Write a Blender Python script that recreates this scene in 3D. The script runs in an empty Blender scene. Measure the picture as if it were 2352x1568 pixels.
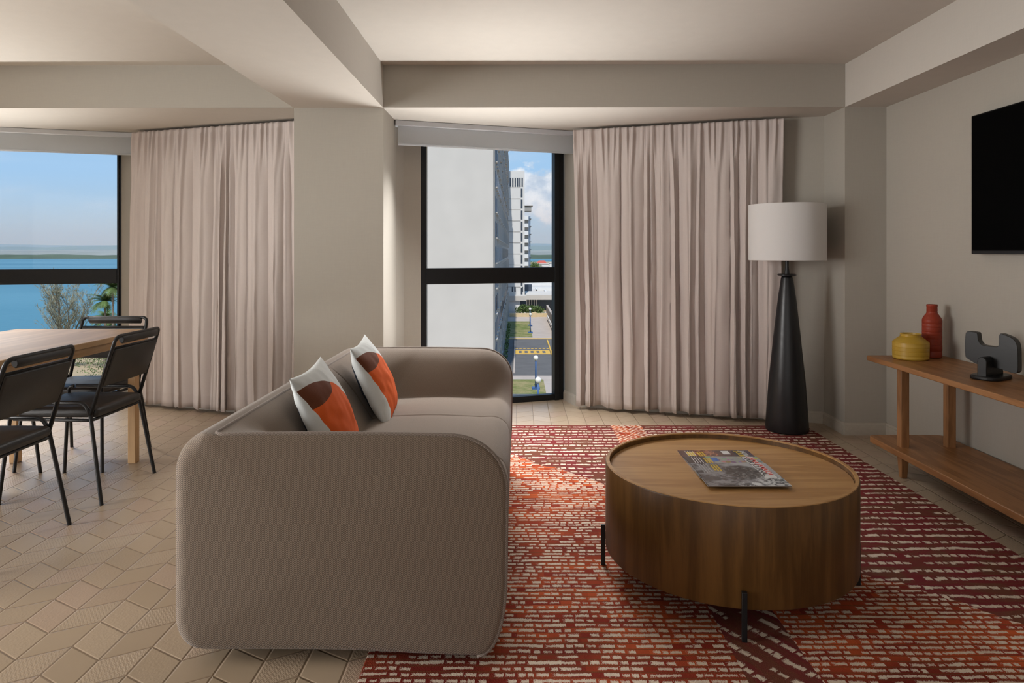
import bpy, bmesh, math, random
from mathutils import Vector, Matrix, noise as mnoise

PI = math.pi
D = bpy.data
SC = bpy.context.scene
COL = SC.collection

# ------------------------------------------------------------------ camera, world, sun, lamps, exposure
cam_d = D.cameras.new('camera'); cam = D.objects.new('camera', cam_d); COL.objects.link(cam)
cam.location = (0, 0, 1.22)
cam.rotation_euler = (PI/2, 0, math.radians(0.43))
cam_d.sensor_width = 36; cam_d.lens = 24.49
cam_d.shift_y = -206/2352
cam_d.clip_start = .05; cam_d.clip_end = 20000
SC.camera = cam
vs = SC.view_settings
SC.display_settings.display_device = 'sRGB'
vs.view_transform = 'Standard'; vs.look = 'None'; vs.exposure = 0.0; vs.gamma = 1; vs.use_curve_mapping = False
cy = SC.cycles
cy.use_denoising = True
cy.max_bounces = 8; cy.diffuse_bounces = 5; cy.glossy_bounces = 3; cy.transmission_bounces = 4
cy.transparent_max_bounces = 12; cy.sample_clamp_indirect = 6; cy.caustics_reflective = False; cy.caustics_refractive = False

# ---- tiny node language
class NT:
    def __init__(s, tree): s.t = tree
    def n(s, typ, **kw):
        nd = s.t.nodes.new(typ)
        for k, v in kw.items(): setattr(nd, k, v)
        return nd
    def put(s, sock, v):
        if isinstance(v, V): s.t.links.new(v.s, sock)
        elif isinstance(v, (tuple, list)) and len(v) == 3 and sock.type == 'RGBA': sock.default_value = (*v, 1)
        elif v is not None: sock.default_value = v
    def m(s, op, a, b=None, c=None, clamp=False):
        nd = s.n('ShaderNodeMath', operation=op, use_clamp=clamp)
        s.put(nd.inputs[0], a)
        if b is not None: s.put(nd.inputs[1], b)
        if c is not None: s.put(nd.inputs[2], c)
        return V(s, nd.outputs[0])
    def xyz(s, v):
        nd = s.n('ShaderNodeSeparateXYZ'); s.put(nd.inputs[0], v)
        return [V(s, o) for o in nd.outputs]
    def vec(s, x, y, z=0.0):
        nd = s.n('ShaderNodeCombineXYZ')
        for i, q in enumerate((x, y, z)): s.put(nd.inputs[i], q)
        return V(s, nd.outputs[0])
    def obj(s):
        return V(s, s.n('ShaderNodeTexCoord').outputs['Object'])
    def noise(s, vec, scale, detail=2.0, rough=.5, dist=0.0):
        nd = s.n('ShaderNodeTexNoise')
        s.put(nd.inputs['Vector'], vec); nd.inputs['Scale'].default_value = scale
        nd.inputs['Detail'].default_value = detail; nd.inputs['Roughness'].default_value = rough
        nd.inputs['Distortion'].default_value = dist
        return V(s, nd.outputs[0])
    def white(s, vec):
        nd = s.n('ShaderNodeTexWhiteNoise', noise_dimensions='3D'); s.put(nd.inputs['Vector'], vec)
        return V(s, nd.outputs['Value'])
    def mix(s, f, a, b):
        nd = s.n('ShaderNodeMix', data_type='RGBA')
        s.put(nd.inputs[0], f); s.put(nd.inputs[6], a); s.put(nd.inputs[7], b)
        return V(s, nd.outputs[2])
    def lerp(s, f, a, b): return a + (b - a) * f if isinstance(a, V) or isinstance(b, V) else f * (b - a) + a
    def step(s, v, lo, hi):
        nd = s.n('ShaderNodeMapRange', interpolation_type='SMOOTHSTEP')
        s.put(nd.inputs[0], v); nd.inputs[1].default_value = lo; nd.inputs[2].default_value = hi
        return V(s, nd.outputs[0])
    def scale(s, v, k):
        nd = s.n('ShaderNodeVectorMath', operation='MULTIPLY'); s.put(nd.inputs[0], v); nd.inputs[1].default_value = k
        return V(s, nd.outputs[0])
class V:
    def __init__(s, nt, sock): s.nt = nt; s.s = sock
    def __add__(s, o): return s.nt.m('ADD', s, o)
    def __radd__(s, o): return s.nt.m('ADD', o, s)
    def __sub__(s, o): return s.nt.m('SUBTRACT', s, o)
    def __rsub__(s, o): return s.nt.m('SUBTRACT', o, s)
    def __mul__(s, o): return s.nt.m('MULTIPLY', s, o)
    def __rmul__(s, o): return s.nt.m('MULTIPLY', o, s)
    def __truediv__(s, o): return s.nt.m('DIVIDE', s, o)
    def fl(s): return s.nt.m('FLOOR', s)
    def fr(s): return s.nt.m('FRACT', s)
    def ab(s): return s.nt.m('ABSOLUTE', s)
    def sin(s): return s.nt.m('SINE', s)
    def gt(s, o): return s.nt.m('GREATER_THAN', s, o)
    def lt(s, o): return s.nt.m('LESS_THAN', s, o)
    def mn(s, o): return s.nt.m('MINIMUM', s, o)
    def mx(s, o): return s.nt.m('MAXIMUM', s, o)

# ---- world: clear blue sky, paler at the horizon, wisps to the left and heaped clouds ahead
W = D.worlds.new('sky'); SC.world = W; W.use_nodes = True
wt = W.node_tree; wt.nodes.clear(); N = NT(wt)
gx, gy, gz = N.xyz(V(N, N.n('ShaderNodeTexCoord').outputs['Generated']))
el = gz.mx(0.0)
base = N.mix(N.step(el, 0.0, .10), (.50, .63, .79), (.36, .57, .82))
base = N.mix(N.step(el, .08, .5), base, (.20, .42, .78))
safe = gy.ab().mx(.05)
px_ = gx / safe; pz_ = gz / safe
n1 = N.noise(N.vec(px_, pz_ * 1.25, 3.3), 15, 7, .58)
cum = N.step(n1 + N.step((el - .075).ab(), .062, .0) * .25 - N.step((px_ - .05).ab(), .18, .6) * .5, .56, .66)
n2 = N.noise(N.vec(px_ * .5, pz_ * 2.2, 8.1), 7, 5, .55)
wis = N.step(n2, .47, .75) * N.step(el, .0, .06) * .38
shade = N.noise(N.vec(px_ + .02, pz_ * 1.3 - .03, 5.0), 24, 5, .6)
cloudc = N.mix(N.step(shade, .35, .62), (.50, .58, .70), (.86, .88, .92))
skyc = N.mix(wis, base, (.66, .73, .84))
skyc = N.mix(cum * .93, skyc, cloudc)
bg = N.n('ShaderNodeBackground'); N.put(bg.inputs[0], skyc); bg.inputs[1].default_value = 1.08
out = N.n('ShaderNodeOutputWorld'); wt.links.new(bg.outputs[0], out.inputs[0])

def sun(name, travel, strength, angle, col=(1, 1, 1)):
    l = D.lights.new(name, 'SUN'); l.energy = strength; l.angle = math.radians(angle); l.color = col
    o = D.objects.new(name, l); COL.objects.link(o)
    o.rotation_euler = Vector(travel).normalized().to_track_quat('-Z', 'Y').to_euler()
    o.location = (0, -3, 12)
    return o
def area(name, loc, direction, sx, sy, power, col=(1, 1, 1), spread=180):
    l = D.lights.new(name, 'AREA'); l.shape = 'RECTANGLE'; l.size = sx; l.size_y = sy; l.energy = power; l.color = col; l.spread = math.radians(spread)
    o = D.objects.new(name, l); COL.objects.link(o); o.location = loc
    o.rotation_euler = Vector(direction).normalized().to_track_quat('-Z', 'Z').to_euler()
    return o
sun('sun', (.034, .50, -.76), 4.2, .6, (1, .95, .88))
# extra fill lamps set inside both bays, aimed up and down into the room
for nm, lx, ly, k in (('bay', -.16, 5.33, 1.0), ('sea', -4.05, 5.33, 1.25)):
    area(nm + '_rising_fill', (lx, ly, .16), (0, -.52, .85), 1.0, .22, 17*k, (1, .98, .95), 78)
    area(nm + '_falling_fill', (lx, ly - .27, 1.97), (0, -.42, -.91), 1.0, .22, 33*k, (1, .985, .97), 96)
# added fill lamps at the left wall and behind the camera, no windows built
area('left_fill_light', (-4.95, 1.4, 1.2), (1, .20, .0), 4.6, 2.0, 215, (1, .985, .965), 118)
area('rear_fill_light', (-.8, -2.3, 1.55), (0, 1, .0), 5.0, 1.4, 36, (1, .985, .965))

# ------------------------------------------------------------------ material helpers
def mat(name):
    m = D.materials.new(name); m.use_nodes = True
    nt = m.node_tree; nt.nodes.clear(); n = NT(nt)
    o = n.n('ShaderNodeOutputMaterial'); b = n.n('ShaderNodeBsdfPrincipled')
    nt.links.new(b.outputs[0], o.inputs[0])
    return m, n, b, o
def setp(n, b, color=None, rough=None, metal=None, spec=None, bump=None, bs=.2, bd=.01, sheen=None, coat=None):
    if color is not None: n.put(b.inputs['Base Color'], color)
    if rough is not None: n.put(b.inputs['Roughness'], rough)
    if metal is not None: b.inputs['Metallic'].default_value = metal
    if spec is not None: b.inputs['Specular IOR Level'].default_value = spec
    if sheen is not None: b.inputs['Sheen Weight'].default_value = sheen
    if coat is not None: b.inputs['Coat Weight'].default_value = coat
    if bump is not None:
        bn = n.n('ShaderNodeBump'); bn.inputs['Strength'].default_value = bs; bn.inputs['Distance'].default_value = bd
        n.put(bn.inputs['Height'], bump); n.t.links.new(bn.outputs[0], b.inputs['Normal'])
def simple(name, col, rough=.6, var=.06, scale=40, bs=0.0, bd=.002, **kw):
    m, n, b, o = mat(name)
    t = n.noise(n.obj(), scale, 3)
    c2 = tuple(c*(1-var*2) for c in col); c1 = tuple(min(1, c*(1+var*2)) for c in col)
    setp(n, b, n.mix(t, c2, c1), rough, bump=t if bs else None, bs=bs, bd=bd, **kw)
    return m
M = {}
def wall_mat(name, col):
    m, n, b, o = mat(name)
    p = n.obj()
    a = n.noise(n.scale(p, (260, 260, 14)), 1, 2); c = n.noise(n.scale(p, (14, 14, 260)), 1, 2)
    w = (a + c) * .5
    setp(n, b, n.mix(w, tuple(k*.93 for k in col), tuple(min(1, k*1.05) for k in col)), .85, spec=.2, bump=w, bs=.25, bd=.001)
    return m
M['wall'] = wall_mat('linen_wallpaper', (.40, .372, .325))
M['ceil'] = wall_mat('ceiling_paint', (.56, .53, .485))
M['baseb'] = simple('baseboard_paint', (.48, .44, .38), .5)
M['blackmetal'] = simple('black_powder_coat', (.009, .0095, .011), .38, .1, 200, spec=.4)
M['frame'] = simple('window_frame_black', (.011, .012, .014), .4, .1, 60, spec=.3)
M['blind'] = simple('white_roller_fabric', (.88, .90, .93), .8, .02, 30)
def blind_mat():
    m = simple('white_roller_fabric', (.88, .90, .93), .8, .02, 30); n = NT(m.node_tree)
    b = [q for q in m.node_tree.nodes if q.type == 'BSDF_PRINCIPLED'][0]; o = [q for q in m.node_tree.nodes if q.type == 'OUTPUT_MATERIAL'][0]
    tl = n.n('ShaderNodeBsdfTranslucent'); tl.inputs[0].default_value = (.84, .86, .88, 1)
    mx = n.n('ShaderNodeMixShader'); mx.inputs[0].default_value = .68
    n.t.links.new(b.outputs[0], mx.inputs[1]); n.t.links.new(tl.outputs[0], mx.inputs[2]); n.t.links.new(mx.outputs[0], o.inputs[0])
    return m
M['blind'] = blind_mat()
M['cassette'] = simple('blind_aluminium', (.62, .65, .70), .45, .02, 30)
M['leather'] = None
def leather():
    m, n, b, o = mat('black_leather'); p = n.obj()
    g = n.noise(p, 260, 3); h = n.noise(p, 9, 3)
    setp(n, b, n.mix(h, (.009, .0085, .0085), (.020, .018, .017)), .42, spec=.45, bump=g + h * .8, bs=.25, bd=.0015)
    return m
M['leather'] = leather()
def glass():
    m, n, b, o = mat('window_glass'); n.t.nodes.remove(b)
    tr = n.n('ShaderNodeBsdfTransparent'); gl = n.n('ShaderNodeBsdfGlossy'); gl.inputs['Roughness'].default_value = 0.01
    tr.inputs[0].default_value = (.985, .99, .99, 1)
    f = n.n('ShaderNodeFresnel'); f.inputs[0].default_value = 1.18
    mx = n.n('ShaderNodeMixShader')
    n.t.links.new(f.outputs[0], mx.inputs[0]); n.t.links.new(tr.outputs[0], mx.inputs[1]); n.t.links.new(gl.outputs[0], mx.inputs[2])
    n.t.links.new(mx.outputs[0], o.inputs[0])
    return m
M['glass'] = glass()
def wood(name, c1, c2, axis, rough=.42, k=1.0, ring=1.0):
    m, n, b, o = mat(name); p = n.obj()
    sc = {'x': (1.2, 14, 14), 'y': (14, 1.2, 14), 'z': (14, 14, 1.2)}[axis]
    q = n.scale(p, tuple(s*k for s in sc))
    a = n.noise(q, 1.0, 5, .55, .6 * ring)
    rg = ((a * 26 * ring).sin() * .5 + .5)
    f = n.noise(n.scale(p, tuple(s*k*9 for s in sc)), 1.0, 3)
    t = a * .5 + rg * .22 + f * .28
    setp(n, b, n.mix(n.step(t, .25, .75), c1, c2), rough, spec=.4, bump=f, bs=.12, bd=.001)
    return m
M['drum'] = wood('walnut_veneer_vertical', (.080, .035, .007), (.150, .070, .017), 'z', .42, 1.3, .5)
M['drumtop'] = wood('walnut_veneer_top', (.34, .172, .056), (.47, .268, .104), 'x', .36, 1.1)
M['console'] = wood('oiled_oak', (.225, .098, .034), (.36, .172, .066), 'y', .42)
M['conleg'] = wood('oiled_oak_leg', (.215, .100, .038), (.37, .18, .074), 'z', .5)
M['dtable'] = wood('pale_oak', (.46, .29, .150), (.60, .40, .225), 'y', .35, .7)
M['dleg'] = wood('pale_oak_leg', (.42, .26, .125), (.56, .36, .19), 'z', .4)
def floor_mat():
    m, n, b, o = mat('chevron_terracotta_tile'); x, y, z = n.xyz(n.obj())
    Wd, Lh = .1245, .1455
    cx = (x + 1.499) / Wd
    col = cx.fl(); fx = cx.fr()
    par = (col * .5).fr() * 2.0                     # 0 or 1
    par = par.gt(.5)
    # odd column (left of x=-1.499): joints fall to the right, even: joints rise to the right
    slope = n.lerp(par, fx * -0.497, (fx - 1.0) * .497)
    slope = slope * 1.0
    t = (y - 2.217) / Lh + slope
    row = t.fl(); fr = t.fr()
    gx_ = fx.mn(1.0 - fx) * Wd; gt_ = fr.mn(1.0 - fr) * Lh * .87
    g = gx_.mn(gt_)
    grout = n.step(g, .0024, .0009)
    edge = n.step(g, .0, .006)
    rnd = n.white(n.vec(col, row, 1.0)); rnd2 = n.white(n.vec(col, row, 7.0))
    p = n.vec(x, y, z)
    cloud = n.noise(p, 9, 4)
    c = n.mix(rnd, (.365, .280, .190), (.430, .335, .235))
    c = n.mix(n.step(rnd2, .72, .95) * .45, c, (.43, .295, .235))
    c = n.mix(cloud * .5, c, (.38, .29, .21))
    c = n.mix(grout * .75, c, (.17, .11, .068))
    # pressed zigzag relief on about half of the leaning columns
    zz = ((fx * 7.0).fr() - .5).ab() * 2.0
    ridge = ((fr * 9.0 + zz * 1.0) * 6.283).sin() * .5 + .5
    reli = ridge * rnd.gt(.42) * (1.0 - par)
    rough_n = n.noise(p, 120, 3) * rnd2.gt(.45)
    h = edge * 1.0 + reli * .28 * edge + rough_n * .42 * edge + cloud * .25
    setp(n, b, c, n.lerp(cloud, .24, .42), spec=.5, bump=h, bs=.8, bd=.0022)
    return m
M['floor'] = floor_mat()
def rug_mat():
    m, n, b, o = mat('flatwoven_rug_yarn'); x, y, z = n.xyz(n.obj())
    inS = x.gt(.65) * x.lt(.86)
    u0 = x; v0 = y
    u = n.lerp(inS, u0, x * .595 - y * .80)
    v = n.lerp(inS, v0, x * .80 + y * .595)
    lowr = n.noise(n.vec(x, (y / .04).fl() * .04, .5), 6, 2)
    dist = 4.17 - (x + .02) * 1.15 - y + (lowr - .5) * .22
    dn = dist.gt(0.0)
    dn = n.lerp(inS, dn, 1.0 - dn)
    p = n.lerp(dn, .0655, .0295)
    t = v / p + (n.noise(n.vec(x * 1.5, y * 1.5, 2.0), 4, 2) - .5) * .6
    row = t.fl(); fv = t.fr()
    wob = n.noise(n.vec(u * 9.0, row * 3.17, 4.0), 1, 1) * .09
    uu = (u + wob) / .036 + n.white(n.vec(row, 3.0, 2.0)) * 7.0
    cell = uu.fl(); fu = uu.fr()
    r1 = n.white(n.vec(cell, row, 0.0)); r2 = n.white(n.vec(cell, row, 5.0))
    fuzz = n.noise(n.vec(x * 420.0, y * 190.0, 0.0), 1, 2) - .5
    fuzz2 = n.noise(n.vec(x * 90.0, y * 60.0, 1.0), 1, 2) - .5
    gapw = r2.gt(.20) * n.lerp(r2, .10, .36) * 1.0 - r2.lt(.20) * .4
    hu = (fu - gapw) + fuzz * .8 + fuzz2 * .3
    skip = n.lerp(dn, .03, .10)
    half = n.lerp(dn, .165, .255)
    r3 = n.white(n.vec(cell, row, 11.0))
    vv = half * (.72 + r3 * .5) - (fv - .5 + (r2 - .5) * .12).ab() + fuzz * n.lerp(dn, .40, .75) + fuzz2 * .25
    dash = n.step(hu, -.02, .06) * n.step(vv, -.02, .05) * r1.gt(skip)
    fade = n.step(n.noise(n.vec(x, y, 9.0), 2.2, 2), .30, .55)
    # ground yarns
    bl = n.noise(n.vec((x / .05).fl() * .05 + row * 1.7, row * .37, 0.0), 5, 2)
    spk = n.noise(n.vec(x * 150.0, y * 150.0, 3.0), 1, 2)
    burg = n.mix(n.step(n.noise(n.vec(x * 2.5, row * 1.31, 6.0), 3, 2), .42, .62), (.165, .024, .027), (.140, .048, .030))
    orng = n.mix(n.step(bl, .38, .62), (.52, .100, .030), (.26, .032, .018))
    far = n.step(y, 2.0, 3.6)
    orng = n.mix(n.step(n.noise(n.vec(x, y, 2.0), 1.6, 2) + (1.0 - far) * .22, .56, .82), orng, (.16, .020, .014))
    grd = n.mix(dn, burg, orng)
    between = n.step((fv - .5).ab(), .36, .46)
    grd = n.mix(between * spk * 1.1 * n.lerp(dn, .35, 1.0), grd, (.13, .062, .022))
    grd = n.mix(n.step(spk, .62, .78) * .5, grd, (.34, .12, .06))
    c = n.mix(dash * n.lerp(r3, .88, 1.0) * (1.0 - n.step(fuzz, .05, .25) * .5), grd, n.mix(spk, (.60, .49, .385), (.78, .68, .56)))
    hh = dash * .6 + spk * .5 + fuzz * .6
    setp(n, b, c, .95, spec=.1, bump=hh, bs=.7, bd=.004)
    return m
M['rug'] = rug_mat()
def twill(name, d, l, f=1.0):
    m, n, b, o = mat(name); x, y, z = n.xyz(n.obj())
    ph = (x * 1.0 + z * .78 + y * 1.0) * (1380.0 * f)
    w = ph.sin() * .5 + .5
    hz = n.noise(n.vec(x * 30.0, y * 30.0, z * 420.0), 1, 2)
    fine = n.noise(n.obj(), 900, 1)
    t = w * .75 + fine * .25
    c = n.mix(n.step(t, .25, .75), d, l)
    c = n.mix(hz * .35, c, tuple(.5*(a+k) for a, k in zip(d, l)))
    setp(n, b, c, .92, spec=.15, bump=t, bs=.5, bd=.0012, sheen=.25)
    b.inputs['Sheen Roughness'].default_value = .6
    return m
M['sofa'] = twill('sofa_twill', (.056, .035, .022), (.315, .242, .185))
M['piping'] = twill('sofa_piping_twill', (.10, .07, .052), (.36, .30, .26), 1.1)
def curtain_mat():
    m, n, b, o = mat('sheer_blush_linen'); p = n.obj(); x, y, z = n.xyz(p)
    w = n.noise(n.scale(p, (500, 500, 30)), 1, 2) * .5 + n.noise(n.scale(p, (40, 40, 600)), 1, 2) * .5
    hem = z.lt(.125)
    c = n.mix(w, (.70, .62, .585), (.82, .745, .71))
    c = n.mix(hem * .10, c, (.45, .37, .33))
    setp(n, b, c, .9, spec=.1, bump=w, bs=.2, bd=.001)
    tl = n.n('ShaderNodeBsdfTranslucent'); n.put(tl.inputs[0], n.mix(w, (.50, .41, .37), (.60, .50, .455)))
    mx = n.n('ShaderNodeMixShader'); mx.inputs[0].default_value = .30
    n.t.links.new(b.outputs[0], mx.inputs[1]); n.t.links.new(tl.outputs[0], mx.inputs[2]); n.t.links.new(mx.outputs[0], o.inputs[0])
    return m
M['curtain'] = curtain_mat()

# ------------------------------------------------------------------ mesh helpers
class MB:
    def __init__(s): s.v = []; s.f = []
    def add(s, vs, fs):
        k = len(s.v); s.v += [tuple(q) for q in vs]; s.f += [tuple(i + k for i in f) for f in fs]; return s
    def box(s, a, b):
        (x0, y0, z0), (x1, y1, z1) = a, b
        vs = [(x0,y0,z0),(x1,y0,z0),(x1,y1,z0),(x0,y1,z0),(x0,y0,z1),(x1,y0,z1),(x1,y1,z1),(x0,y1,z1)]
        return s.add(vs, [(0,3,2,1),(4,5,6,7),(0,1,5,4),(1,2,6,5),(2,3,7,6),(3,0,4,7)])
    def prism(s, pts, z0, z1):
        n = len(pts)
        vs = [(p[0], p[1], z0) for p in pts] + [(p[0], p[1], z1) for p in pts]
        fs = [tuple(range(n))[::-1], tuple(range(n, 2*n))] + [(i, (i+1) % n, n+(i+1) % n, n+i) for i in range(n)]
        return s.add(vs, fs)
    def tube(s, pts, r, seg=10, caps=True, closed=False):
        pts = [Vector(p) for p in pts]; n = len(pts); rs = r if isinstance(r, (list, tuple)) else [r]*n
        tans = []
        for i in range(n):
            a = pts[(i-1) % n] if (closed or i > 0) else pts[i]; c = pts[(i+1) % n] if (closed or i < n-1) else pts[i]
            tans.append((c - a).normalized())
        ref = Vector((0, 0, 1)) if abs(tans[0].z) < .9 else Vector((1, 0, 0))
        nrm = tans[0].cross(ref).normalized(); vs = []
        for i in range(n):
            t = tans[i]; nrm = (nrm - t * nrm.dot(t)).normalized(); bn = t.cross(nrm)
            for k in range(seg):
                a = 2*PI*k/seg; vs.append(pts[i] + (nrm*math.cos(a) + bn*math.sin(a)) * rs[i])
        fs = []
        for i in range(n if closed else n-1):
            j = (i+1) % n
            for k in range(seg): fs.append((i*seg+k, i*seg+(k+1) % seg, j*seg+(k+1) % seg, j*seg+k))
        if caps and not closed: fs += [tuple(range(seg))[::-1], tuple(range((n-1)*seg, n*seg))]
        return s.add(vs, fs)
    def lathe(s, prof, seg=48, c=(0, 0, 0), close=True):
        vs = []; fs = []
        for r, z in prof:
            for k in range(seg): a = 2*PI*k/seg; vs.append((c[0]+r*math.cos(a), c[1]+r*math.sin(a), c[2]+z))
        for i in range(len(prof)-1):
            for k in range(seg): fs.append((i*seg+k, i*seg+(k+1) % seg, (i+1)*seg+(k+1) % seg, (i+1)*seg+k))
        if close: fs += [tuple(range(seg))[::-1], tuple(range((len(prof)-1)*seg, len(prof)*seg))]
        return s.add(vs, fs)
    def grid(s, P, flip=False):
        nu = len(P); nv = len(P[0]); vs = [q for r in P for q in r]; fs = []
        for i in range(nu-1):
            for j in range(nv-1):
                f = (i*nv+j, (i+1)*nv+j, (i+1)*nv+j+1, i*nv+j+1); fs.append(f[::-1] if flip else f)
        return s.add(vs, fs)
    def build(s, name, material, parent=None, smooth=False, bevel=0, seg=2, loc=None, weld=False, angle=None, recalc=False):
        me = D.meshes.new(name); me.from_pydata(s.v, [], s.f)
        if weld or recalc:
            bm = bmesh.new(); bm.from_mesh(me)
            if weld: bmesh.ops.remove_doubles(bm, verts=bm.verts, dist=1e-4)
            bmesh.ops.recalc_face_normals(bm, faces=bm.faces); bm.to_mesh(me); bm.free()
        me.update()
        for mm in (material if isinstance(material, (list, tuple)) else [material]): me.materials.append(mm)
        if smooth:
            me.polygons.foreach_set('use_smooth', [True]*len(me.polygons))
            if angle is not None: me.set_sharp_from_angle(angle=math.radians(angle))
        o = D.objects.new(name, me); COL.objects.link(o)
        if parent is not None: o.parent = parent
        if loc: o.location = loc
        if bevel:
            md = o.modifiers.new('bevel', 'BEVEL'); md.width = bevel; md.segments = seg; md.limit_method = 'ANGLE'
            md.angle_limit = math.radians(35)
            me.polygons.foreach_set('use_smooth', [True]*len(me.polygons)); me.set_sharp_from_angle(angle=math.radians(35))
        return o
def tag(o, label=None, cat=None, group=None, kind=None):
    if label: o['label'] = label
    if cat: o['category'] = cat
    if group: o['group'] = group
    if kind: o['kind'] = kind
    return o
def empty(name, loc=(0, 0, 0), rz=0):
    o = D.objects.new(name, None); COL.objects.link(o); o.location = loc; o.rotation_euler = (0, 0, rz); o.empty_display_size = .1
    return o
def struct(o, label=None, cat=None): return tag(o, label, cat, kind='structure')
def copy_tree(o, parent=None):
    c = o.copy(); COL.objects.link(c); c.parent = parent
    for ch in list(o.children): copy_tree(ch, c)
    return c
def fillet(pts, r, n=6):
    pts = [Vector(p) for p in pts]; out = [pts[0]]
    for i in range(1, len(pts)-1):
        a, b, c = pts[i-1], pts[i], pts[i+1]
        d1 = (a-b); d2 = (c-b); rr = min(r, d1.length*.49, d2.length*.49)
        p1 = b + d1.normalized()*rr; p2 = b + d2.normalized()*rr
        for k in range(n+1):
            t = k/n; out.append(p1*(1-t)**2 + b*2*t*(1-t) + p2*t*t)
    out.append(pts[-1]); return out
def ss(a, b, x):
    t = max(0, min(1, (x-a)/(b-a))); return t*t*(3-2*t)

# ------------------------------------------------------------------ room shell
SOF = 2.184; CEI = 2.47; YB = 4.66; XR = 2.46; XL = -5.2; YN = -2.6
CLX0, CLX1 = -1.497, -.897      # the centre column
TOP = 2.75
def plan_wall(name, pts, z0, z1, m='wall'):
    return struct(MB().prism(pts, z0, z1).build(name, M[m], recalc=True))
# window plane 1: Y = 5.76 + .36 (X - .378)
def WY(x): return 5.76 + .36*(x - .378)
def WY2(x): return 5.84 + .36*(x + 3.34)
floor = MB().box((XL-.3, YN-.3, -.12), (XR+.3, 5.98, 0)).build('floor', M['floor']); struct(floor, 'pale terracotta chevron tile floor', 'floor')
ceiling = MB().box((XL-.3, YN-.3, CEI), (XR+.3, YB+.02, TOP)).build('ceiling', M['ceil']); struct(ceiling)
struct(MB().box((XL-.3, YB, SOF), (CLX0+.02, 6.3, TOP)).box((CLX1-.02, YB, SOF), (XR+.3, 6.3, TOP)).box((CLX0+.02, YB+.02, SOF), (CLX1-.02, 6.3, TOP)).build('trim_1', M['ceil']))
# dropped beam faces and the two beams running towards the camera
struct(MB().box((CLX0, YN, SOF), (CLX1, YB, CEI)).build('trim_2', M['ceil']))
struct(MB().box((2.184, YN, SOF), (XR, YB, CEI)).build('trim_3', M['ceil']))
struct(MB().box((XL, YB-.006, SOF), (CLX0, YB, CEI)).box((CLX1, YB-.006, SOF), (2.184, YB, CEI)).build('trim_4', M['wall']))
struct(MB().box((XR, YN-.3, 0), (XR+.3, YB+.02, CEI)).build('wall_right', M['wall']))
struct(MB().box((XL-.3, YN-.3, 0), (XL, 6.3, CEI)).build('wall_left', M['wall']))
struct(MB().box((XL, YN-.3, 0), (XR, YN, CEI)).build('wall_back', M['wall']))
# centre column with softly rounded inner edge, right column
def rc(x0, y0, x1, y1, r=.0):
    return [(x0, y0), (x1, y0), (x1, y1), (x0, y1)]
plan_wall('wall_center', [(CLX0, YB), (CLX1, YB), (CLX1, 5.17), (-.86, 5.27), (-.742, WY(-.742)-.015), (-.742, 5.75), (-1.0, 6.1), (-1.497, 6.1), (CLX0, 5.085)], 0, SOF)
plan_wall('wall_far_right', [(2.184, YB), (XR+.3, YB), (XR+.3, 6.1), (.6, 6.1), (.392, 5.93), (.392, 5.745), (.47, 5.515), (2.184, 4.975)], 0, SOF)
plan_wall('wall_far_left', [(CLX0, 5.085), (CLX0, 6.1), (-3.1, 6.25), (-3.325, 6.1), (-3.325, 5.83), (-3.075, 5.60)], 0, SOF)
# baseboards
def bboard(name, pts, h=.082, t=.013):
    b = MB()
    for (a, c) in zip(pts[:-1], pts[1:]):
        a = Vector((*a, 0)); c = Vector((*c, 0)); d = (c-a).normalized(); nn = Vector((d.y, -d.x, 0))
        e = d*t*.6
        for t_, z0, z1 in ((t, 0, h-.016), (t*.55, h-.016, h)):
            P = [a-e, c+e, c+e+nn*t_, a-e+nn*t_]
            b.prism([(p.x, p.y) for p in P], z0, z1)
    return struct(b.build(name, M['baseb'], recalc=True))
bboard('baseboard_right', [(XR, YB-.001), (XR, YN)])
bboard('baseboard_far_right', [(.395, 5.74), (.47, 5.515), (2.184, 4.975), (2.184, YB), (XR, YB)])
bboard('baseboard_center', [(CLX0, 5.085), (CLX0, YB), (CLX1, YB), (CLX1, 5.17), (-.86, 5.27)])
bboard('baseboard_far_left', [(-3.325, 5.83), (-3.075, 5.60), (CLX0, 5.085)])
bboard('baseboard_left', [(XL, YN), (XL, 5.1)])

# windows
def facet_basis(x0, y0, x1, y1):
    a = Vector((x0, y0, 0)); d = Vector((x1-x0, y1-y0, 0)); L = d.length; d.normalize()
    return a, d, L, Vector((-d.y, d.x, 0))
def window(name, x0, y0, x1, y1, jl, jr, mull, label):
    a, d, L, nn = facet_basis(x0, y0, x1, y1)
    root = empty(name, (a.x, a.y, 0), math.atan2(d.y, d.x)); struct(root, label, 'window')
    T = .06
    f = MB()
    f.box((0, 0, 0), (jl, T, SOF)).box((L-jr, 0, 0), (L, T, SOF)).box((0, .001, 0), (L, T-.001, .048)).box((0, .001, SOF-.09), (L, T-.001, SOF))
    f.box((L-jr*1.0, -.012, 0), (L-jr*.52, .0, SOF))
    f.build('window_frame', M['frame'], root, bevel=.003)
    MB().box((jl, -.006, mull[0]), (L-jr, T, mull[1])).build('mullion', M['frame'], root, bevel=.004)
    MB().box((jl-.01, .024, .045), (L-jr+.01, .032, mull[0]+.005)).build('pane', M['glass'], root)
    MB().box((jl-.01, .024, mull[1]-.005), (L-jr+.01, .032, SOF-.085)).build('pane', M['glass'], root)
    return root
window('window_1', -.745, WY(-.745), .385, WY(.385), .045, .085, (.968, 1.092), 'tall black framed window looking past a concrete tower')
window('window_2', -5.2, WY2(-5.2), -3.33, WY2(-3.33), .05, .035, (.955, 1.078), 'black framed window looking over the blue sea')

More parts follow.
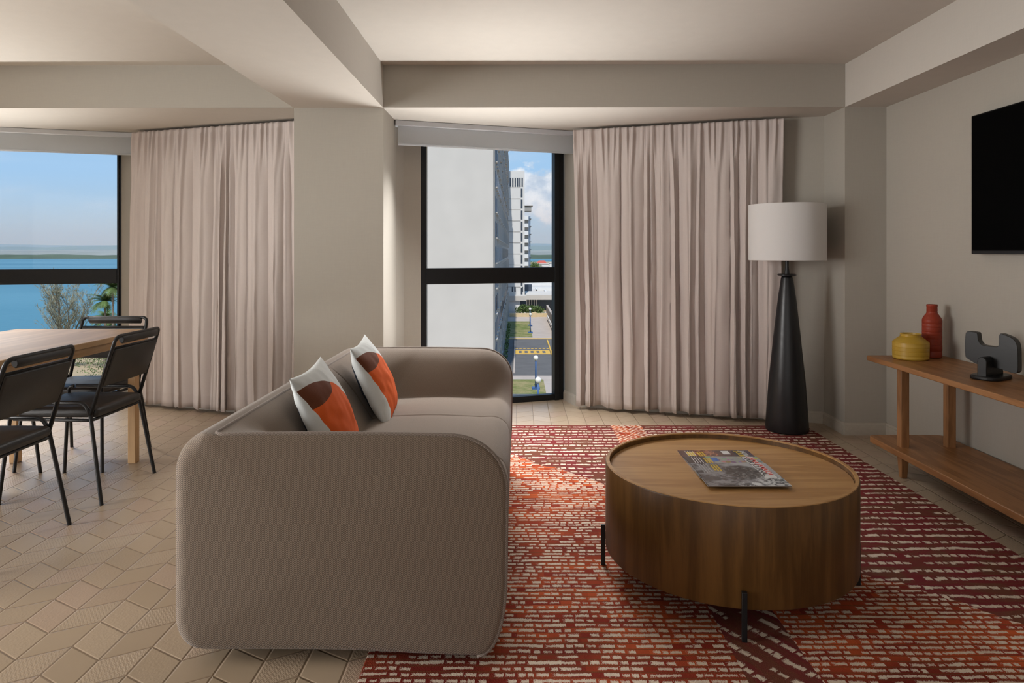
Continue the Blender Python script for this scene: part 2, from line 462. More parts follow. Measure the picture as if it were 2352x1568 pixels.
# ------------------------------------------------------------------ roller blinds
def blind(x0, y0, x1, y1, label):
    a, d, L, nn = facet_basis(x0, y0, x1, y1)
    root = empty('roller_blind', (a.x, a.y, 2.0), math.atan2(d.y, d.x)); tag(root, label, 'blind', 'raised roller blinds over the windows')
    c = MB(); c.box((-.02, -.012, .142), (L+.0, .075, .183)); cs = c.build('cassette', M['cassette'], root, bevel=.006)
    c = MB(); c.box((.0, .0, .012), (L, .006, .15)); bf_ = c.build('blind_fabric', M['blind'], root)
    c = MB(); c.box((.0, -.003, .0), (L, .010, .014)); c.build('bottom_bar', M['blind'], bf_, bevel=.003)
    c = MB(); c.tube([(-.05, .05, .155), (0.02, .05, .155)], .014, 12); c.build('bracket', M['cassette'], cs, smooth=True, angle=40)
blind(-.872, 5.09, .455, 5.565, 'raised white roller blind over the window beside the centre column')
blind(-5.1, 5.03, -3.11, 5.62, 'raised white roller blind over the sea view window')

# ------------------------------------------------------------------ curtains
def curtain(x0, y0, x1, y1, folds, seed, label, top=2.166, lean0=0.0, lean1=0.0):
    rnd = random.Random(seed)
    a, d, L, nn = facet_basis(x0, y0, x1, y1)
    # irregular fold phases
    ws = [rnd.choice((.45, .7, 1.0, 1.4, 2.0))*rnd.uniform(.8, 1.2) for _ in range(folds)]; tot = sum(ws); cuts = [0]
    for w in ws: cuts.append(cuts[-1]+w/tot)
    amps = [rnd.uniform(.55, 1.25) for _ in range(folds+1)]
    nf2 = int(folds*2.1); ws2 = [rnd.uniform(.6, 1.5) for _ in range(nf2)]; t2 = sum(ws2); cuts2 = [0]
    for w in ws2: cuts2.append(cuts2[-1]+w/t2)
    def ph(s, cs):
        for i in range(len(cs)-1):
            if s <= cs[i+1] or i == len(cs)-2: return i + (s-cs[i])/(cs[i+1]-cs[i])
    NU = 620; NV = 56; P = []
    for iu in range(NU+1):
        s = iu/NU; row = []
        for iv in range(NV+1):
            v = (iv/NV)**1.25
            z = top - v*(top - .028)
            sw = s + .010*mnoise.noise(Vector((s*7, v*1.6, seed))) + .004*mnoise.noise(Vector((s*25, v*3.1, seed+5)))
            sw = min(1, max(0, sw))
            p1 = ph(sw, cuts); i = int(p1); am = amps[min(i, folds)]*(1-(p1-i)) + amps[min(i+1, folds)]*(p1-i)
            A = am*(.022 + .020*v)
            w = 2*PI*p1
            low = A*(.85*(2*abs(math.sin(PI*p1+.4*math.sin(i*2.1)))**.62-1) + .35*math.cos(w*.5+i) + .10*math.cos(3*w+i))
            side = A*.75*math.sin(w)*(.6+.4*v)
            p2 = ph(sw, cuts2); w2 = 2*PI*p2
            hi = .011*(math.cos(w2)+.4*math.sin(w2*2+1))*(.6+.8*abs(mnoise.noise(Vector((s*11, 0, seed)))))
            k = ss(0, .20, v)
            off = hi*(1-k)*1.25 + low*(.30+.70*k) + .006*mnoise.noise(Vector((s*40, v*8, seed)))
            if v < .02: off *= .65
            lean = lean0*(1-s)*math.sin(v*PI/2) + lean1*s*v
            q = a + d*(s*L + side*k + lean) - nn*(off)
            zz = z + (0.004*math.sin(s*90+seed) if iv == NV else 0) + .012*mnoise.noise(Vector((s*14, 3, seed)))*v
            row.append((q.x, q.y, zz))
        P.append(row)
    o = MB().grid(P).build('curtain', M['curtain'], smooth=True)
    tag(o, label, 'curtain', 'blush linen curtains')
    md = o.modifiers.new('thickness', 'SOLIDIFY'); md.thickness = .0015
    return o
curtain(.437, 5.425, 1.89, 4.955, 12, 3, 'pleated blush linen curtain hanging behind the floor lamp', lean0=0.02, lean1=-.02)
curtain(-3.05, 5.50, -1.50, 4.985, 13, 11, 'pleated blush linen curtain hanging between the sea window and the centre column', lean0=-.05)

# ------------------------------------------------------------------ rug
rug = MB().prism([(-.45, 1.15), (2.005, 1.15), (2.005, 4.86), (-.45, 4.86)], .001, .011).build('rug', M['rug'], bevel=.003)
tag(rug, 'red and orange woven rug with rows of cream dashes under the round table', 'rug')

# ------------------------------------------------------------------ sofa
def sofa():
    root = empty('sofa', (-.52, 2.95, 0)); tag(root, 'taupe twill sofa with rounded arms and piped edges, two cushions on it', 'sofa')
    Y0, Y1 = 2.035, 3.875; ox, oy = root.location.x, root.location.y
    def arc(cx, cz, rx, rz, a0, a1, n, e=1.0):
        r = []
        for i in range(n+1):
            a = math.radians(a0+(a1-a0)*i/n); c, s_ = math.cos(a), math.sin(a)
            r.append((cx+rx*math.copysign(abs(c)**e, c), cz+rz*math.copysign(abs(s_)**e, s_)))
        return r
    def line(a, b, n): return [(a[0]+(b[0]-a[0])*i/n, a[1]+(b[1]-a[1])*i/n) for i in range(1, n)]
    TZ = .683; ZB = .036
    # top and front of the arm outline: the piped edge
    A = [(-.894, TZ)] + [(x_, TZ+.004*math.sin(PI*(x_+.894)/.7)) for x_ in [-.894+.066*i for i in range(1, 10)]]
    A += arc(-.205, TZ-.165, .175, .165, 90, 0, 14, .95) + line((-.03, TZ-.165), (-.033, .28), 5) + arc(-.118, .28, .085, ZB-.28+.0, 0, 90, 8, .9)[0:]
    A = [(x_, max(z_, ZB)) for x_, z_ in A]
    # back and underside, from the piped edge down
    Bk = [(-.894, TZ)] + arc(-.903, TZ-.118, .117, .124, 97, 180, 12, 1.0) + line((-1.020, TZ-.118), (-1.020, .16), 7) + arc(-.930, .145, .09, .109, 180, 270, 8, .9) + line((-.930, ZB), (-.118, ZB), 9)
    loop = A[::-1] + Bk[1:]       # starts at bottom front, over the top to the back, round underneath
    nA = len(A); n = len(loop)
    def inward(i):
        p = Vector(loop[(i-1) % n]); q = Vector(loop[(i+1) % n]); t = (q-p).normalized()
        return Vector((t.y, -t.x))
    cen = Vector((-.52, .34))
    nor = []
    for i in range(n):
        v = inward(i)
        if v.dot(cen-Vector(loop[i])) < 0: v = -v
        nor.append(v)
    rr = []
    for i in range(n):
        if i < nA: rr.append(.014)
        else:
            k = min(i-nA+1, n-i); rr.append(.014 + (.05-.014)*ss(0, 5, k))
    b = MB()
    def cap(y, sg):
        rings = []
        for a in range(0, 91, 15):
            t = math.radians(a)
            rings.append([(loop[i][0]+nor[i].x*rr[i]*(1-math.cos(t))-ox, y+sg*rr[i]*(1-math.sin(t))-oy, loop[i][1]+nor[i].y*rr[i]*(1-math.cos(t))) for i in range(n)])
        last = rings[-1]
        for s_ in (.93, .84, .72, .58, .42, .25, .1):
            rings.append([(cen.x-ox+(p[0]+ox-cen.x)*s_, y-oy-sg*.012*(1-s_*s_), cen.y+(p[2]-cen.y)*s_) for p in last])
        rings = [r+[r[0]] for r in rings]
        b.grid(rings, flip=sg < 0)
        lr = rings[-1][:-1]; b.add(lr, [tuple(range(len(lr)))])
        return rings[0]
    r0 = cap(Y0, 1); r1 = cap(Y1, -1)
    back = [i % n for i in range(nA-1, n+1)]
    ts = [i/24 for i in range(25)]
    b.grid([[(r0[i][0], r0[i][1]*(1-t)+r1[i][1]*t, r0[i][2]) for i in back] for t in ts])
    body = b.build('body', M['sofa'], root, smooth=True, weld=True)
    # upholstery inside the piping: arms and back falling to the seat, seat rolling over the front
    def resample(pts, m):
        L = [0]
        for p, q in zip(pts[:-1], pts[1:]): L.append(L[-1]+math.hypot(q[0]-p[0], q[1]-p[1]))
        out = []
        for k in range(m+1):
            t = L[-1]*k/m; j = max(i for i in range(len(L)) if L[i] <= t+1e-9); j = min(j, len(L)-2)
            f = (t-L[j])/max(1e-9, L[j+1]-L[j]); out.append((pts[j][0]+(pts[j+1][0]-pts[j][0])*f, pts[j][1]+(pts[j+1][1]-pts[j][1])*f))
        return out
    SZ = .452
    C = []
    for i in range(0, 13):
        d_ = .22*i/12; C.append((-.894+d_, TZ-(TZ-SZ+.012)*(1-math.cos(PI/2*d_/.22))**.9))
    C += [(-.66, SZ-.004), (-.62, SZ+.003)] + [(-.62+.05*i, SZ+.008*math.sin(PI*i/9)+.003) for i in range(1, 10)]
    C += arc(-.125, SZ-.095, .095, .10, 90, 0, 10, .9) + line((-.03, SZ-.095), (-.033, .22), 5) + arc(-.118, .22, .085, ZB-.22, 0, 90, 8, .9)
    mS = 110
    Ar = resample(A, mS); Cr = resample(C, mS)
    seams = [Y0+.62, Y1-.62]
    T = set()
    for i in range(121): T.add(round(Y0+.008+(Y1-Y0-.016)*i/120, 5))
    for sm in seams:
        for k in (-.02, -.012, -.007, -.004, -.002, 0, .002, .004, .007, .012, .02): T.add(round(sm+k, 5))
    T = sorted(T); P = []
    for y in T:
        d_ = min(y-Y0-.008, Y1-.008-y); w = 1.0 if d_ >= .22 else (1-math.cos(PI/2*d_/.22))**.85
        g = sum(math.exp(-((y-sm)/.005)**2) for sm in seams)*.006
        pud = sum(math.exp(-((y-sm)/.05)**2) for sm in seams)*.006
        row = []
        for k in range(mS+1):
            x_ = Ar[k][0]*(1-w)+Cr[k][0]*w; z_ = Ar[k][1]*(1-w)+Cr[k][1]*w
            kk = k/mS
            dd = (g+pud)*min(1, w*1.2)*ss(0, .05, kk)*ss(1, .9, kk)
            if kk < .75: z_ -= dd*.8; 
            if kk < .25 : x_ += -dd*.4
            if kk > .7: x_ -= dd*.5
            row.append((x_-ox, y-oy, z_))
        P.append(row)
    MB().grid(P, flip=True).build('seat_upholstery', M['sofa'], root, smooth=True)
    path = [(p[0], Y0+.008, p[1]) for p in A[::-1]] + [(p[0], Y1-.008, p[1]) for p in A]
    path = path[:nA-1] + fillet([path[nA-2], path[nA-1], path[nA], path[nA+1]], .05)[1:-1] + path[nA+1:]
    path = [Vector(q)-Vector((ox, oy, 0)) for q in path]
    # even spacing along the back run
    tb = MB().tube(path, .0055, 10); pip = tb.build('piping', M['piping'], body, smooth=True)
    for fx_, fy_ in ((-.93, Y0+.12), (-.11, Y0+.12), (-.93, Y1-.12), (-.11, Y1-.12)):
        MB().lathe([(.02, 0), (.022, .03)], 20, (fx_-ox, fy_-oy, .0115 if fx_ > -.45 else .0)).build('foot', M['blackmetal'], root, smooth=True, angle=40)
    return root
sofa()

# ------------------------------------------------------------------ cushions
def pillow_mat():
    m, n, b, o = mat('cushion_print'); x, y, z = n.xyz(n.obj())     # local y: -.5..5 near->far (u), z up (v), x front
    u = y / .215; v = z / .20                                      # -1..1
    front = x.gt(-.035)
    dx_ = (u + .80); dv = (v + .42)
    e1 = (dx_*dx_)/(1.50*1.50) + (dv*dv)/(1.17*1.17)
    cut = (u + v * .22).gt(-.80) * x.gt(.001)
    Dm = e1.lt(1.0) * cut * v.gt(-.96)
    bx = (u + .70); bv = (v - .86)
    e2 = (bx*bx)/(.86*.86) + (bv*bv)/(.54*.54)
    br = e2.lt(1.0)
    weave = n.noise(n.obj(), 500, 2)
    white = n.mix(weave, (.60, .63, .62), (.72, .74, .74))
    c = n.mix(br * cut * .35, white, (.42, .44, .44))
    oc = n.mix(weave, (.62, .095, .018), (.78, .145, .03))
    c = n.mix(Dm, c, oc)
    c = n.mix(Dm * br, c, n.mix(weave, (.10, .032, .015), (.17, .06, .03)))
    c = n.mix(front, (.02, .028, .045), c)
    setp(n, b, c, .85, spec=.15, bump=weave, bs=.3, bd=.001)
    return m
M['pillow'] = pillow_mat()
def pillow(loc, rot, seed, label, T=.072):
    NN = 44; front = []; backp = []
    H = .215; HV = .20
    def shape(i, j, sg):
        u = -1+2*i/NN; v = -1+2*j/NN
        eu = 1-.075*math.cos(v*PI/2)**1.0; ev = 1-.075*math.cos(u*PI/2)
        bulge = (max(0, (1-u*u))*max(0, (1-v*v)))**.55
        wr = mnoise.noise(Vector((u*2.6, v*2.6, seed+sg)))*.10 + mnoise.noise(Vector((u*6, v*4, seed*2+sg)))*.045
        edge = math.exp(-((1-abs(u))*6)**2)+math.exp(-((1-abs(v))*6)**2)
        pucker = .006*math.sin(v*18+seed)*math.exp(-((1-abs(u))*5)**2)+.006*math.sin(u*17+seed)*math.exp(-((1-abs(v))*5)**2)
        t = T*bulge*(1+wr) + pucker*bulge
        return (sg*t, u*H*eu, v*HV*ev)
    F = [[shape(i, j, 1) for j in range(NN+1)] for i in range(NN+1)]
    Bq = [[shape(i, j, -1) for j in range(NN+1)] for i in range(NN+1)]
    b = MB().grid(F, flip=False).grid(Bq, flip=True)
    o = b.build('cushion', M['pillow'], smooth=True, weld=True)
    o.location = loc; o.rotation_euler = rot
    tag(o, label, 'cushion', 'printed cushions on the sofa')
    return o
pillow((-.712, 2.62, .605), (math.radians(2), math.radians(-24), math.radians(1)), 4, 'white cushion with orange and brown half circle, nearer the camera on the sofa')
pillow((-.678, 3.32, .612), (math.radians(2), math.radians(-24), math.radians(3)), 9, 'white cushion with orange and brown half circle, farther along the sofa')

# ------------------------------------------------------------------ coffee table
CT = (.785, 2.62)
def coffee_table():
    root = empty('coffee_table', (CT[0], CT[1], .0)); tag(root, 'round drum coffee table in brown wood on thin black legs', 'coffee table')
    R = .450; zt = .426; zb = .104
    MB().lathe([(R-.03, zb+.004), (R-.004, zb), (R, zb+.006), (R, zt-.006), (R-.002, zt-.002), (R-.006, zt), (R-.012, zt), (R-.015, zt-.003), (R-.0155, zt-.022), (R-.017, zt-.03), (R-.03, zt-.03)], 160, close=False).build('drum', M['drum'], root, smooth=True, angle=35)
    MB().lathe([(R-.018, zt-.036), (R-.0165, zt-.030), (R-.0165, zt-.021), (R-.018, zt-.020)], 120).build('table_top', M['drumtop'], root, smooth=True, angle=30)
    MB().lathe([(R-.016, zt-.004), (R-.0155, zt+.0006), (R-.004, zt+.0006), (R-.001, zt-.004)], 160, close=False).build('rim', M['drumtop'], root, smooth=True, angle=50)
    MB().lathe([(R-.02, zb+.003), (R-.02, zb+.012)], 96).build('underside', M['drum'], root)
    for k in range(4):
        a = math.radians(-100 + 90*k); ca, sa = math.cos(a), math.sin(a)
        l = MB(); rr = R+.0095
        def P(r, t, z): return (ca*r - sa*t, sa*r + ca*t, z)
        w = .008
        vs_ = [P(rr-w, -w, .011), P(rr+w, -w, .011), P(rr+w, w, .011), P(rr-w, w, .011), P(rr-w, -w, .165), P(rr+w, -w, .165), P(rr+w, w, .165), P(rr-w, w, .165)]
        l.add(vs_, [(0,3,2,1),(4,5,6,7),(0,1,5,4),(1,2,6,5),(2,3,7,6),(3,0,4,7)])
        vs_ = [P(R-.012, -w*.7, .112), P(rr, -w*.7, .112), P(rr, w*.7, .112), P(R-.012, w*.7, .112), P(R-.012, -w*.7, .135), P(rr, -w*.7, .135), P(rr, w*.7, .135), P(R-.012, w*.7, .135)]
        l.add(vs_, [(0,3,2,1),(4,5,6,7),(0,1,5,4),(1,2,6,5),(2,3,7,6),(3,0,4,7)])
        l.build('leg', M['blackmetal'], root, bevel=.0015)
coffee_table()

# ------------------------------------------------------------------ magazines
def text_mesh(name, body, size, m, parent, loc, rz, sx=1.0, bold=0.0, spacing=1.0):
    cu = D.curves.new(name, 'FONT'); cu.body = body; cu.size = size; cu.extrude = .0002; cu.offset = bold; cu.space_character = spacing
    tmp = D.objects.new(name, cu); COL.objects.link(tmp)
    dg = bpy.context.evaluated_depsgraph_get()
    me = D.meshes.new_from_object(tmp.evaluated_get(dg)); D.objects.remove(tmp)
    me.materials.clear(); me.materials.append(m)
    o = D.objects.new(name, me); COL.objects.link(o); o.parent = parent; o.location = loc; o.rotation_euler = (0, 0, rz); o.scale = (sx, 1, 1)
    return o
def cover_mat(name, kind):
    m, n, b, o = mat(name); x, y, z = n.xyz(n.obj())
    p = n.vec(x, y, z)
    a = n.noise(p, 11, 6, .62, 1.2); c = n.noise(p, 30, 5, .6, 2.0)
    if kind == 0:      # black and white photograph
        head = n.step((((x-.02)*(x-.02))/(.075*.075) + ((y-.02)*(y-.02))/(.085*.085)) + (a-.5)*1.6, 1.15, .55)
        t = n.step(a*.7 + c*.3, .40, .60)
        bgc = n.mix(t, (.035, .033, .036), (.26, .26, .28))
        skyp = n.step(x + y*.7 + (a-.5)*.16, .05, .10)
        bgc = n.mix(skyp, bgc, (.38, .39, .41))
        c_ = n.mix(head, bgc, n.mix(n.step(c, .42, .64), (.02, .018, .018), (.17, .165, .165)))
        fol = n.step(x*.8 - y*1.1 + (c-.5)*.25, .11, .15)
        c_ = n.mix(fol, c_, n.mix(n.step(c, .45, .55), (.10, .11, .12), (.58, .61, .63)))
    elif kind == 1:    # pale blue green with small painted shapes
        vo = n.n('ShaderNodeTexVoronoi'); n.put(vo.inputs['Vector'], p); vo.inputs['Scale'].default_value = 38
        d_ = V(n, vo.outputs['Distance']); vc = V(n, vo.outputs['Color'])
        c_ = n.mix(n.step(d_ + (c-.5)*.5, .50, .42), (.30, .32, .30), n.mix(.55, vc, (.20, .10, .05)))
        c_ = n.mix(n.step(x, -.055, -.07), c_, (.055, .045, .045))
    else:              # dark cover with a brown and yellow photograph
        c_ = n.mix(n.step(a, .42, .62), (.045, .02, .022), (.14, .055, .04))
        face = n.step(((x+.045)*(x+.045))/(.055*.055) + ((y-.085)*(y-.085))/(.05*.05) + (c-.5)*.8, 1.1, .8)
        c_ = n.mix(face, c_, n.mix(n.step(c, .42, .6), (.12, .03, .015), (.40, .17, .09)))
        c_ = n.mix(n.step(x + (a-.5)*.06, .06, .09), c_, (.05, .038, .07))
    setp(n, b, c_, .16, spec=.6)
    return m
M['red_ink'] = simple('red_ink', (.55, .05, .04), .4); M['black_ink'] = simple('black_ink', (.03, .03, .035), .4)
M['yellow_ink'] = simple('yellow_ink', (.62, .42, .03), .4); M['white_ink'] = simple('white_ink', (.62, .62, .62), .4)
M['grey_ink'] = simple('grey_ink', (.35, .35, .36), .4); M['paper'] = simple('paper_edge', (.20, .175, .155), .7, .2, 400)
M['blue_ink'] = simple('blue_ink', (.06, .14, .42), .4); M['title_white'] = simple('title_box_white', (.66, .66, .66), .3)
def magazine(k, y0, z, th, label, rz=0.0):
    # cover 28 cm along x, 25 cm along y; the title reads from the far edge towards the camera
    w, d = .285, .255
    root = empty('magazine', (.798, y0 + d/2, z), rz); tag(root, label, 'magazine', 'magazines fanned on the coffee table')
    MB().box((-w/2, -d/2, .0), (w/2, d/2, th-.001)).build('pages', M['paper'], root)
    cov = MB().box((-w/2-.001, -d/2-.0005, th-.001), (w/2, d/2, th)).box((-w/2-.001, -d/2, 0), (-w/2, d/2, th)).build('cover', cover_mat('cover_%d' % (k+1), k), root)
    zt = th+.0002; R = -PI/2
    tc = [(M['red_ink'], M['black_ink']), (M['red_ink'], M['black_ink']), (M['white_ink'], M['yellow_ink'])][k]
    if k < 2:
        MB().box((.083, -d/2+.085, zt-.0004), (.125, d/2-.004, zt)).build('title_box', M['title_white'], cov)
    elif k == 2:
        MB().box((.075, -d/2+.07, zt-.0004), (.125, d/2-.003, zt)).build('title_box', M['black_ink'], cov)
        MB().box((.028, d/2-.055, zt-.0004), (.058, d/2-.008, zt)).build('address_sticker', M['white_ink'], cov)
        MB().box((-.118, d/2-.075, zt-.0004), (-.085, d/2-.02, zt)).build('yellow_panel', M['yellow_ink'], cov)
    text_mesh('title', 'JAMAICA', .0285, tc[0], cov, (.105, d/2-.010, zt+.0002), R, 1.16, .0005)
    text_mesh('title', 'JOURNAL', .0285, tc[1], cov, (.0855, d/2-.012, zt+.0002), R, 1.12, .0005)
    # cover lines too small to read: fine rows of ink
    b = MB(); rnd = random.Random(k)
    for i in range(4): b.box((-.118+i*.010, d/2-.10-rnd.uniform(0, .02), zt-.0002), (-.1155+i*.010, d/2-.012, zt+.0002))
    b.build('fine_print', [M['grey_ink'], M['white_ink'], M['white_ink']][k], cov)
    b = MB()
    for i in range(3):
        y_ = d/2-.02
        while y_ > d/2-.085:
            l = rnd.uniform(.006, .016); b.box((-.074+i*.010, y_-l, zt-.0002), (-.068+i*.010, y_, zt+.0003)); y_ -= l+.003
    b.build('cover_line', M['yellow_ink'], cov)
    if k == 1: MB().box((-.045, d/2-.06, zt-.0004), (-.02, d/2-.015, zt)).build('blue_picture', M['blue_ink'], cov)
ZT = .4064
magazine(2, 2.592, ZT, .004, 'dark glossy magazine with yellow and white title, bottom of the fanned stack', math.radians(.5))
magazine(1, 2.492, ZT+.0044, .004, 'pale green magazine with small painted figures, middle of the fanned stack', math.radians(-.4))
magazine(0, 2.392, ZT+.0088, .004, 'black and white photo magazine, top of the fanned stack nearest the camera', 0)

# ------------------------------------------------------------------ floor lamp
def floor_lamp():
    root = empty('floor_lamp', (1.828, 4.735, .0115)); tag(root, 'tall black cone floor lamp with a white drum shade', 'floor lamp')
    prof = [(.128, 0), (.137, .006), (.1385, .03), (.134, .10), (.118, .33), (.0985, .52), (.078, .72), (.0575, .90), (.0405, 1.02), (.0375, 1.035)]
    sm = []
    for i in range(len(prof)-1):
        sm.append(prof[i])
        if i >= 3: sm.append(tuple((a+c)/2 for a, c in zip(prof[i], prof[i+1])))
    sm.append(prof[-1])
    m, n, b, o = mat('blackened_cast_lamp'); p = n.obj(); g = n.noise(p, 45, 4); g2 = n.noise(p, 6, 3)
    setp(n, b, n.mix(g2, (.006, .0068, .0085), (.013, .014, .0165)), n.lerp(g, .28, .42), spec=.5, bump=g*.4+g2, bs=.3, bd=.003)
    MB().lathe(sm, 72).build('lamp_base', m, root, smooth=True, angle=50)
    MB().lathe([(.028, 1.034), (.034, 1.040), (.056, 1.046), (.061, 1.050), (.061, 1.056), (.056, 1.060), (.022, 1.060)], 60).build('collar', m, root, smooth=True, angle=40)
    MB().lathe([(.018, 1.058), (.012, 1.11), (.0115, 1.19)], 24).build('neck', m, root, smooth=True, angle=40)
    z0, z1, R = 1.152, 1.527, .248
    m, n, b, o = mat('white_linen_shade'); p = n.obj()
    w = n.noise(n.scale(p, (60, 60, 900)), 1, 2)*.5 + n.noise(n.scale(p, (900, 900, 60)), 1, 2)*.5
    setp(n, b, n.mix(w, (.80, .79, .785), (.88, .875, .87)), .9, spec=.1, bump=w, bs=.3, bd=.001)
    tl = n.n('ShaderNodeBsdfTranslucent'); tl.inputs[0].default_value = (.7, .69, .67, 1)
    mx = n.n('ShaderNodeMixShader'); mx.inputs[0].default_value = .25
    n.t.links.new(b.outputs[0], mx.inputs[1]); n.t.links.new(tl.outputs[0], mx.inputs[2]); n.t.links.new(mx.outputs[0], o.inputs[0])
    shd = MB().lathe([(R, z0), (R, z1), (R-.003, z1+.001), (R-.004, z1), (R-.004, z0), (R-.003, z0-.001), (R, z0)], 96, close=False).build('lamp_shade', m, root, smooth=True, angle=40)
    sp = MB()
    for k in range(3):
        a = 2*PI*k/3+.4; sp.tube([(0, 0, 1.19), (math.cos(a)*(R-.004), math.sin(a)*(R-.004), 1.17)], .0025, 6)
    sp.build('shade_ring', M['blackmetal'], shd)
    MB().lathe([(.016, 1.19), (.03, 1.23), (.03, 1.25), (.015, 1.28), (.003, 1.285)], 20).build('bulb', simple('frosted_bulb', (.8, .8, .78), .4), root, smooth=True)
floor_lamp()

# ------------------------------------------------------------------ television
tv = empty('television', (2.40, 3.08, 1.208)); tag(tv, 'large black flat screen television mounted on the right wall', 'television')
m, n, b, o = mat('tv_screen'); setp(n, b, n.mix(n.noise(n.obj(), 3), (.0012, .0012, .0013), (.0016, .0016, .0017)), .5, spec=.02); M['screen'] = m
MB().box((-.001, -.62, .0), (.034, .62, .728)).build('tv_body', simple('tv_plastic', (.004, .004, .0045), .5, .05, 50, spec=.15), tv, bevel=.004)
MB().box((-.004, -.612, .022), (.0, .612, .720)).build('screen', M['screen'], tv)
MB().box((-.006, -.60, .001), (.0, .60, .016)).build('lower_bezel', M['blackmetal'], tv)
MB().box((.034, -.25, .12), (.0605, .25, .6)).build('wall_bracket', M['blackmetal'], tv)

# ------------------------------------------------------------------ console
def console():
    x0, x1, y0, y1 = 2.018, 2.452, 2.15, 4.045; zt = .622
    root = empty('console_table', ((x0+x1)/2, (y0+y1)/2, 0)); tag(root, 'long brown oak console table with a lower shelf along the right wall', 'console table')
    ox, oy = root.location.x, root.location.y
    def rp(xa, ya, xb, yb, r):
        pts = []
        for cx_, cy_, a0 in ((xb-r, yb-r, 0), (xa+r, yb-r, 90), (xa+r, ya+r, 180), (xb-r, ya+r, 270)):
            for k in range(7): a = math.radians(a0+15*k); pts.append((cx_+r*math.cos(a)-ox, cy_+r*math.sin(a)-oy))
        return pts
    MB().prism(rp(x0, y0, x1, y1, .012), zt-.028, zt).build('table_top', M['console'], root, bevel=.004)
    MB().prism(rp(x0-.005, y0, x1-.008, y1-.02, .045), .134, .168).build('lower_shelf', M['console'], root, bevel=.004)
    for lx in (2.085, 2.335):
        for ly in (3.78, 2.42):
            w = .022; l = MB()
            l.box((lx-w-ox, ly-w-oy, .120), (lx+w-ox, ly+w-oy, zt-.026))
            w2 = .015
            vs_ = [(lx-w2-ox, ly-w2-oy, 0), (lx+w2-ox, ly-w2-oy, 0), (lx+w2-ox, ly+w2-oy, 0), (lx-w2-ox, ly+w2-oy, 0), (lx-w-ox, ly-w-oy, .121), (lx+w-ox, ly-w-oy, .121), (lx+w-ox, ly+w-oy, .121), (lx-w-ox, ly+w-oy, .121)]
            l.add(vs_, [(0,3,2,1),(4,5,6,7),(0,1,5,4),(1,2,6,5),(2,3,7,6),(3,0,4,7)])
            l.build('leg', M['conleg'], root, bevel=.003)
console()
CZ = .6225
def ringed(prof, h, step, amp):
    out = []
    for i in range(len(prof)-1):
        (r0, z0), (r1, z1) = prof[i], prof[i+1]; nn_ = max(1, int(abs(z1-z0)/.0025))
        for k in range(nn_):
            t = k/nn_; z = z0+(z1-z0)*t; r = r0+(r1-r0)*t
            out.append((r, z))
    out.append(prof[-1])
    return out
def yellow_vase():
    root = empty('yellow_vase', (2.196, 3.905, CZ)); tag(root, 'squat mustard yellow ribbed vase at the end of the console', 'vase')
    prof = [(.080, 0), (.088, .004), (.091, .010), (.0912, .024), (.0903, .0252), (.0915, .0264), (.0918, .047), (.0908, .0482), (.0918, .0494), (.0918, .068), (.0908, .0692), (.0918, .0704), (.0915, .094), (.088, .099), (.057, .124), (.052, .127), (.052, .136), (.055, .139), (.053, .142), (.048, .141), (.046, .135), (.046, .122), (.05, .11), (.05, .05)]
    m, n, b, o = mat('mustard_glaze'); z = n.xyz(n.obj())[2]
    st = (z*95.0 + n.noise(n.obj(), 4)).sin()
    setp(n, b, n.mix(n.step(st, .5, 1.0)*.35, (.44, .27, .028), (.58, .38, .08)), .38, spec=.5, bump=st, bs=.2, bd=.001)
    MB().lathe(prof, 72, close=False).build('vase_body', m, root, smooth=True, angle=24)
    MB().lathe([(.05, .02), (.05, .05)], 32).build('vase_floor', m, root)
yellow_vase()
def red_bottle():
    root = empty('bottle_vase', (2.347, 3.96, CZ)); tag(root, 'tall rust red ribbed bottle vase standing behind the yellow vase', 'vase')
    prof = [(.042, 0), (.048, .003)]
    z = .006; k = 0; rnd = random.Random(5)
    while z < .205:
        h = rnd.choice((.02, .026, .034)); prof += [(.0495, z), (.0502+rnd.uniform(-.0006, .0006), z+.002), (.050+rnd.uniform(-.0008, .0008), z+h-.002), (.0488, z+h-.0005)]; z += h
    prof += [(.0495, z), (.046, z+.010), (.036, z+.026), (.0285, z+.036), (.0275, z+.045)]
    z2 = z+.045
    prof += [(.0275, z2), (.0265, z2+.001), (.0275, z2+.003), (.027, z2+.028), (.0283, z2+.030), (.0283, z2+.038), (.026, z2+.041), (.021, z2+.039), (.019, z2+.02)]
    m, n, b, o = mat('rust_red_clay'); g = n.noise(n.obj(), 60, 4)
    setp(n, b, n.mix(g, (.23, .028, .012), (.31, .045, .02)), .45, spec=.35, bump=g, bs=.2, bd=.001)
    MB().lathe(prof, 56).build('vase_body', m, root, smooth=True, angle=35)
    return z2
red_bottle()
